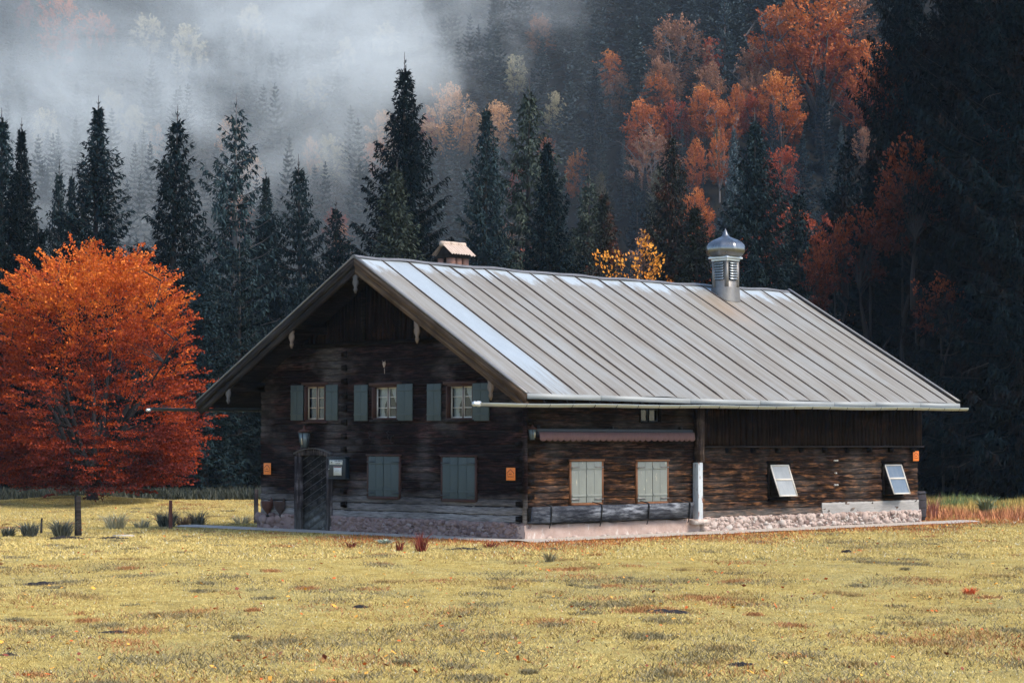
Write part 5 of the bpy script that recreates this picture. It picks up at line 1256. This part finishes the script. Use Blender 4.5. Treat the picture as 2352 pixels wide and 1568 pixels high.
for (n, y0, y1, pw, hh, ww) in ((560000, 19, 62, 1.25, .025, .0062), (240000, 50, 103, 1.1, .055, .012)):
    x, y = scatter(n, y0, y1, pw); k = ~in_house(x, y); x, y = x[k], y[k]; n = len(x)
    z = ground_z(x, y); big = hsh(x * .8, y * .55, 4.) + .6 * hsh(x * 2.9, y * 2.1, 1.); fine = rng.rand(n)
    dark = (big > 1.95) & (rng.rand(n) < .75)
    h = hh * rng.uniform(.35, 1.3, n) * np.where(dark, 1.4, 1.0)
    ha, hb = to_house(x, y); dist = np.maximum(np.maximum(-.66 - ha, ha - 21.5), np.maximum(-.84 - hb, hb - 13))
    rim = (rng.rand(n) < .85 * np.exp(-(np.maximum(dist, 0) / (2.3 + .8 * np.sin(x * 1.1))) ** 2)) * (hb < 6) * 1.0
    rim = np.where((ha > 19.5) & (y < 84) & (y > 72), np.maximum(rim, .75 * (rng.rand(n) < .7)), rim)
    straw = np.stack([.56 + .10 * fine, .425 + .08 * fine, .145 + .05 * fine], 1)
    green = np.stack([.45 + .07 * fine, .34 + .06 * fine, .12 + .03 * fine], 1)
    gm = np.clip(.5 + .45 * hsh(x * .22, y * .17, 7.), 0, 1)[:, None] * .75
    c = straw * (1 - gm) + green * gm
    c = np.where(dark[:, None], np.stack([.11 + .06 * fine, .11 + .05 * fine, .06 + .02 * fine], 1), c)
    red = np.stack([.20 + .36 * fine, .055 + .20 * fine ** 2, .025 + .03 * fine], 1); c = c * (1 - rim[:, None] * .95) + red * rim[:, None] * .95
    pale = rng.rand(n) < .025; c = np.where(pale[:, None], [.62, .62, .50], c)
    h = h * (1 + rim * .7)
    V.append(blades(np.stack([x, y, z - .005], 1), h, ww * rng.uniform(.6, 1.4, n), h * rng.uniform(.2, 1.6, n), rng)); CL.append(np.repeat(c, 3, 0))
NC = 800                                                         # darker and rusty clumps standing in the short grass
cx, cy = scatter(NC, 21, 96, 1.35); k = ~in_house(cx, cy, .5); cx, cy = cx[k], cy[k]; NC = len(cx)
cn = rng.randint(60, 420, NC); ix = np.repeat(np.arange(NC), cn); n = len(ix); rr = rng.gamma(2.6, .10, NC)[ix]
x = cx[ix] + rng.normal(0, 1, n) * rr * 1.2; y = cy[ix] + rng.normal(0, 1, n) * rr * 1.6; kind = rng.rand(NC)[ix][:, None]; f1 = rng.rand(n, 1)
c = np.where(kind < .55, np.array([.12, .105, .06]) + f1 * [.18, .14, .07], np.where(kind < .8, np.array([.20, .14, .06]) + f1 * [.22, .15, .05], np.where(kind < 2, np.array([.24, .10, .04]) + f1 * [.2, .12, .05], np.array([.5, .5, .4]) + f1 * .12)))
h = rng.uniform(.02, .075, n); V.append(blades(np.stack([x, y, ground_z(x, y) - .005], 1), h, rng.uniform(.006, .013, n), h * rng.uniform(.3, 1.8, n), rng)); CL.append(np.repeat(c, 3, 0))
V = np.concatenate(V); CL = np.concatenate(CL); CL = np.concatenate([CL, np.ones((len(CL), 1))], 1)
t = NT('grass_blades'); a_ = t.node('ShaderNodeAttribute'); a_.attribute_name = 'tint'; M['blades'] = t.set(a_.outputs['Color'], .8, 0, .1)
o = raw('grass', V, np.arange(len(V)).reshape(-1, 3), M['blades'], col=CL); tag(o, 'short yellow autumn grass all over the meadow, redder by the house', 'grass', kind='stuff')

# tall weeds right of the house and along the wood
n = 26000; y = rng.uniform(86, 101, n); x = rng.uniform(14, 30, n); k = ~in_house(x, y, .3) & (x / y > .185); x, y = x[k], y[k]
n2 = 9000; y2 = rng.uniform(74, 88, n2); x2 = rng.uniform(14.3, 24, n2); k = ~in_house(x2, y2, .5) & (rng.rand(n2) < sstep(74, 80, y2) + .1); x = np.concatenate([x, x2[k]]); y = np.concatenate([y, y2[k]]); n = len(x)
fine = rng.rand(n); lo = np.clip((88 - y) / 10, 0, 1)
c = np.stack([.34 + .2 * fine, .27 + .1 * fine - .14 * lo, .07 + .04 * fine], 1); gr = (hsh(x * 1.3, y * .9, 2.) > .5) & (lo < .4); c = np.where(gr[:, None], np.stack([.12 + .1 * fine, .16 + .1 * fine, .07 + .02 * fine], 1), c)
h = rng.uniform(.12, .42, n) * (1 + .35 * hsh(x * .9, y * .4, 3.)); h = np.abs(h) * np.where(gr, 1.5, 1)
Vw = blades(np.stack([x, y, ground_z(x, y) - .01], 1), h, .02 * rng.uniform(.6, 1.5, n), h * rng.uniform(.1, .6, n), rng)
o = raw('tall_weeds', Vw, np.arange(len(Vw)).reshape(-1, 3), M['blades'], col=np.concatenate([np.repeat(c, 3, 0), np.ones((n * 3, 1))], 1))
tag(o, 'tall rusty weeds growing right of the house before the wood', 'weeds', kind='stuff')
# undergrowth at the foot of the wood
n = 30000; y = rng.uniform(100.5, 106, n); x = rng.uniform(-.27, .27, n) * y; fine = rng.rand(n)
c = np.stack([.03 + .05 * fine, .04 + .045 * fine, .035 + .03 * fine], 1); h = rng.uniform(.15, .7, n)
Vu = blades(np.stack([x, y, ground_z(x, y) - .01], 1), h, .05 * rng.uniform(.6, 1.5, n), h * rng.uniform(.2, .9, n), rng)
o = raw('undergrowth', Vu, np.arange(len(Vu)).reshape(-1, 3), M['blades'], col=np.concatenate([np.repeat(c, 3, 0), np.ones((n * 3, 1))], 1))
tag(o, 'dark scrubby undergrowth along the foot of the wood', 'undergrowth', kind='stuff')
# fallen leaves
n = 1500; x, y = scatter(n, 20, 90, 1.2); k = ~in_house(x, y); x, y = x[k], y[k]; n = len(x); z = ground_z(x, y) + .035
s = rng.uniform(.025, .05, n); a = rng.uniform(0, 6.28, n); P = np.stack([x, y, z], 1)
u = np.stack([np.cos(a), np.sin(a), rng.normal(0, .3, n)], 1) * s[:, None]; v = np.stack([-np.sin(a), np.cos(a), rng.normal(0, .5, n)], 1) * (s * .6)[:, None]
V = np.stack([P - u, P - v, P + u, P + v], 1).reshape(-1, 3); f = rng.rand(n, 1)
c = np.where(f < .35, [.55, .12, .03], np.where(f < .6, [.20, .06, .04], [.75, .36, .06]))
o = raw('fallen_leaves', V, np.arange(n * 4).reshape(-1, 4), M['blades'], col=np.concatenate([np.repeat(c, 4, 0), np.ones((n * 4, 1))], 1))
tag(o, 'scattered red and orange fallen leaves on the grass', 'fallen leaves', kind='stuff')

def gpt(px, py, z=0.0):
    """point of the meadow seen at that bearing and depression"""
    a = (px - 1176) / 4913.8; e = (py - 1019) / 4913.8; Y = (CAM_Z - z) / e; return a * Y, Y
def tuft(px, py, h, r, n, c0, c1, name, lab, cat, group, seed, stiff=.6, wd=.012):
    x0, y0 = gpt(px, py); q = np.random.RandomState(seed); a = q.uniform(0, 6.28, n); rr = r * .35 * np.sqrt(q.rand(n)); P = np.stack([np.cos(a) * rr, np.sin(a) * rr, np.full(n, -.02)], 1)
    hh = h * q.uniform(.45, 1.05, n); ln = r * q.uniform(.1, 1.0, n); b = a + q.normal(0, .5, n)
    tipv = P + np.stack([np.cos(b) * ln, np.sin(b) * ln, hh], 1); mid = P + np.stack([np.cos(b) * ln * .3, np.sin(b) * ln * .3, hh * .65], 1)
    sd_ = np.stack([-np.sin(b), np.cos(b), 0 * b], 1) * wd; sd2 = np.stack([np.cos(b * 7), np.sin(b * 7), 0 * b], 1) * wd
    V = np.stack([P - sd2, P + sd2, mid + sd2 * .8, mid - sd2 * .8, tipv], 1).reshape(-1, 3)
    F = []
    for i in range(n): F += [[5 * i, 5 * i + 1, 5 * i + 2, 5 * i + 3], [5 * i + 3, 5 * i + 2, 5 * i + 4]]
    f = q.rand(n, 1); c = np.array(c0) * (1 - f) + np.array(c1) * f
    o = raw(name, V, F, M['blades'], col=np.concatenate([np.repeat(c, 5, 0), np.ones((n * 5, 1))], 1)); o.location = (x0, y0, float(ground_z(x0, y0)))
    return tag(o, lab, cat, group)
BLU = ((.035, .042, .042), (.15, .16, .13)); PAL = ((.28, .26, .17), (.46, .42, .28)); BRN = ((.15, .09, .06), (.34, .22, .13))
G_ = 'rush tufts along the fence posts'
tuft(22, 1232, .34, .40, 160, *BLU, 'rush_tuft', 'dark rush tuft at the left edge of the picture', 'rush tuft', G_, 1)
tuft(72, 1232, .50, .50, 220, *BLU, 'rush_tuft', 'dark rush tuft left of the short broken stake', 'rush tuft', G_, 2)
tuft(146, 1232, .60, .58, 260, *BLU, 'rush_tuft', 'largest dark rush tuft just left of the tall fence post', 'rush tuft', G_, 3)
tuft(268, 1212, .55, .7, 190, *PAL, 'rush_tuft', 'pale rush tuft between the two taller posts, left one', 'rush tuft', G_, 4)
tuft(328, 1210, .36, .5, 110, *PAL, 'rush_tuft', 'small pale rush tuft between the two taller posts', 'rush tuft', G_, 5)
tuft(385, 1208, .62, .65, 240, *BLU, 'rush_tuft', 'dark rush tuft around the foot of the middle post', 'rush tuft', G_, 6)
tuft(425, 1206, .45, .5, 130, *BRN, 'rush_tuft', 'brownish rush tuft right of the middle post', 'rush tuft', G_, 7)
tuft(455, 1204, .58, .55, 170, *BLU, 'rush_tuft', 'grey rush tuft between the middle post and the house', 'rush tuft', G_, 8)
tuft(558, 1200, .35, .6, 110, *PAL, 'rush_tuft', 'pale rush tuft close to the house corner', 'rush tuft', G_, 9)
RDC = ((.07, .015, .012), (.24, .055, .035))
G2 = 'red weeds by the gable wall'
tuft(808, 1252, .22, .22, 40, *RDC, 'weed_plant', 'short red weed left of the gable windows foot', 'weed', G2, 11)
tuft(918, 1262, .32, .20, 36, *RDC, 'weed_plant', 'thin upright red weed before the gable plinth', 'weed', G2, 12)
tuft(966, 1266, .55, .34, 64, *RDC, 'weed_plant', 'tallest dark red weed before the gable plinth', 'weed', G2, 13)
tuft(1128, 1258, .22, .40, 60, *RDC, 'weed_plant', 'low red weed near the front house corner', 'weed', G2, 14)
tuft(885, 1246, .15, .30, 110, (.25, .3, .24), (.5, .55, .45), 'weed_plant', 'low pale green leafy plant by the gable plinth', 'weed', G2, 15, wd=.03)
tuft(1262, 1286, .26, .28, 90, (.16, .13, .08), (.3, .26, .14), 'grass_tuft', 'small dark grass tuft below the front corner', 'grass tuft', None, 16)
tuft(2222, 1362, .16, .20, 110, (.5, .08, .03), (.7, .2, .08), 'weed_plant', 'small bright red plant alone in the right of the meadow', 'weed', None, 17)
tuft(2262, 1180, .75, .5, 150, (.10, .13, .07), (.26, .28, .16), 'weed_plant', 'tall green leafy weed right of the house', 'weed', None, 18, wd=.03)
tuft(2140, 1190, .95, .35, 70, (.3, .1, .08), (.45, .2, .15), 'weed_plant', 'tall thin reddish weed beside the barrel', 'weed', None, 19)

# plant litter: clods of turned earth in the grass
def clod(px, py, wx, wy, h, lab, seed):
    x0, y0 = gpt(px, py); q = np.random.RandomState(seed); n = 22; m = 9; V = []
    for j in range(m):
        for i in range(n):
            u, v = i / (n - 1) * 2 - 1, j / (m - 1) * 2 - 1; e = max(0, 1 - u * u - v * v * .9); z = h * e ** .5 * (.5 + .7 * q.rand()) - .02
            V.append((u * wx + q.normal(0, wx * .03), v * wy + q.normal(0, wy * .08), z))
    o = raw('earth_clod', np.array(V), [[j * n + i, j * n + i + 1, (j + 1) * n + i + 1, (j + 1) * n + i] for j in range(m - 1) for i in range(n - 1)], M['soil'])
    o.location = (x0, y0, float(ground_z(x0, y0))); return tag(o, lab, 'earth clod', 'dark clods of earth in the meadow')
clod(271, 1444, .30, .16, .05, 'long flat dark earth clod in the lower left of the meadow', 1)
clod(1942, 1263, .16, .14, .09, 'dark earth clod below the tilted barn windows', 2)
clod(155, 1241, .55, .3, .10, 'dark strip of turned earth below the tall fence post', 3)
clod(262, 1240, .5, .2, .08, 'dark strip of turned earth right of the tall fence post', 4)
clod(105, 1337, .42, .3, .08, 'dark earth clod at the left of the meadow', 5)
clod(1525, 1412, .40, .26, .06, 'broad dark clod in the middle right of the meadow', 6)
clod(830, 1392, .16, .15, .06, 'small dark clod in the middle left of the meadow', 7)
clod(1065, 1264, .5, .12, .07, 'low dark clod near the front house corner', 8)
clod(25, 1500, .14, .12, .05, 'small dark clod near the lower left corner', 9)
clod(1700, 1520, .2, .2, .05, 'small dark clod low in the right of the meadow', 10)

# fence posts
def post(px, py, h, r, lean, mat, lab, sq=True):
    x, y = gpt(px, py); o = MB(); n = 4 if sq else 8; q = random.Random(px)
    o.tube([(0, 0, -.3), (lean * .3, 0, h * .35), (lean * .6, .01, h * .7), (lean, 0, h)], [r * 1.1, r, r * .97, r * .93], n)
    o.v = [(a + q.uniform(-.006, .006), b_ + q.uniform(-.006, .006), c_) for a, b_, c_ in o.v]
    o = o.build('fence_post', mat, bevel=.01); o.location = (x, y, float(ground_z(x, y))); o.rotation_euler = (0, 0, .5); return tag(o, lab, 'fence post', 'old wooden posts left of the house')
post(183, 1229, 1.17, .11, -.03, M['barge'], 'thickest grey wooden post standing in front of the beech')
post(394, 1212, .90, .07, .0, simple('post_red', (.12, .045, .035), .85, sc=5, stretch=(4, 4, .6)), 'thin reddish wooden post between the beech and the house')
post(98, 1224, .46, .04, .02, M['barge'], 'short broken stake left of the thick post')
post(590, 1199, 1.15, .09, .0, M['door_frame'], 'dark post hard by the left house corner')
b = MB(); b.add([(-.28, -.05, .05), (-.1, -.16, .06), (.25, -.12, .05), (.34, .03, .05), (.1, .12, .06), (-.2, .1, .05)], [(0, 1, 2, 3, 4, 5)]); 
P0 = b.v[:]; b = MB(); b.prism(P0, (0, 0, -.08)); o = b.build('stone_slab', M['concrete']); x, y = gpt(284, 1235); o.location = (x, y, float(ground_z(x, y))); tag(o, 'white flat stone slab lying in the grass left of the house', 'stone slab')

# ---------------------------------------------------------------- the air: thin even haze, and the bank of mist on the slope
b = MB(); b.box(-640, -240, -3.0, 640, 760, 260); hz = b.build('haze', [])
t = bpy.data.materials.new('haze'); t.use_nodes = True; n = t.node_tree; n.nodes.clear(); pv = n.nodes.new('ShaderNodeVolumePrincipled'); oo = n.nodes.new('ShaderNodeOutputMaterial')
pv.inputs['Color'].default_value = (.55, .75, 1.0, 1); pv.inputs['Density'].default_value = .00011; pv.inputs['Anisotropy'].default_value = .2; n.links.new(pv.outputs[0], oo.inputs['Volume'])
hz.data.materials.append(t); tag(hz, 'thin blue haze in the valley air', 'haze', kind='stuff')

MX0, MX1, MY0, MY1, MZ0, MZ1 = -170, 60, 165, 470, 4, 125
b = MB(); b.box(MX0, MY0, MZ0, MX1, MY1, MZ1); ms = b.build('mist_bank', [])
t = bpy.data.materials.new('mist_bank'); t.use_nodes = True; n = t.node_tree; n.nodes.clear(); T = NT.__new__(NT); T.mat = t; T.n = n
T.tc = n.nodes.new('ShaderNodeTexCoord'); oo = n.nodes.new('ShaderNodeOutputMaterial'); pv = n.nodes.new('ShaderNodeVolumePrincipled')
p = T.sep()
# level of the bank rises gently to the right, edges torn by noise; it lies on the slope at its own height
nz = T.ramp(T.noise(.030, T.map((1, .6, 1.5)), 8, .60, 1.2), [(.43, 0.0), (.61, 1.0)])
lvl = T.math('ADD', 56.0, T.math('MULTIPLY', T.math('ADD', p[0], 45.0), .34))
dzv = T.math('ADD', T.math('SUBTRACT', p[2], lvl), T.math('MULTIPLY', T.math('SUBTRACT', nz, .5), 34.0))
body = T.math('MULTIPLY', T.rng(dzv, -20, 2), T.rng(dzv, 20, 2))
soft = T.math('MULTIPLY', T.rng(p[0], 14, -30), T.math('MULTIPLY', T.rng(p[1], MY0 + 5, MY0 + 60), T.rng(p[2], MZ0, MZ0 + 20)))
s_ = T.math('SUBTRACT', p[2], T.math('MULTIPLY', T.math('ADD', T.math('SUBTRACT', p[1], 190.0), T.math('MULTIPLY', p[0], .55)), .49))
body = T.math('MULTIPLY', body, T.rng(s_, 40, 14))
low_ = T.math('MULTIPLY', T.rng(p[2], 62, 30), T.rng(nz, 0, 1, .08, .5))
dens = T.math('MULTIPLY', T.math('ADD', T.math('MULTIPLY', body, T.rng(nz, 0, 1, .06, 2.0)), T.math('MULTIPLY', low_, .08)), soft)
dens = T.math('ADD', dens, T.math('MULTIPLY', T.math('MULTIPLY', T.rng(p[0], 30, -60, 0, .06), T.rng(nz, 0, 1, .6, 1.4)), T.rng(p[1], MY0 + 5, MY0 + 40)))
n.links.new(T.math('MULTIPLY', dens, .022), pv.inputs['Density']); pv.inputs['Color'].default_value = (.93, .97, .95, 1); pv.inputs['Anisotropy'].default_value = .1
n.links.new(pv.outputs[0], oo.inputs['Volume']); ms.data.materials.append(t); tag(ms, 'bank of pale mist drifting across the upper left slope', 'mist', kind='stuff')
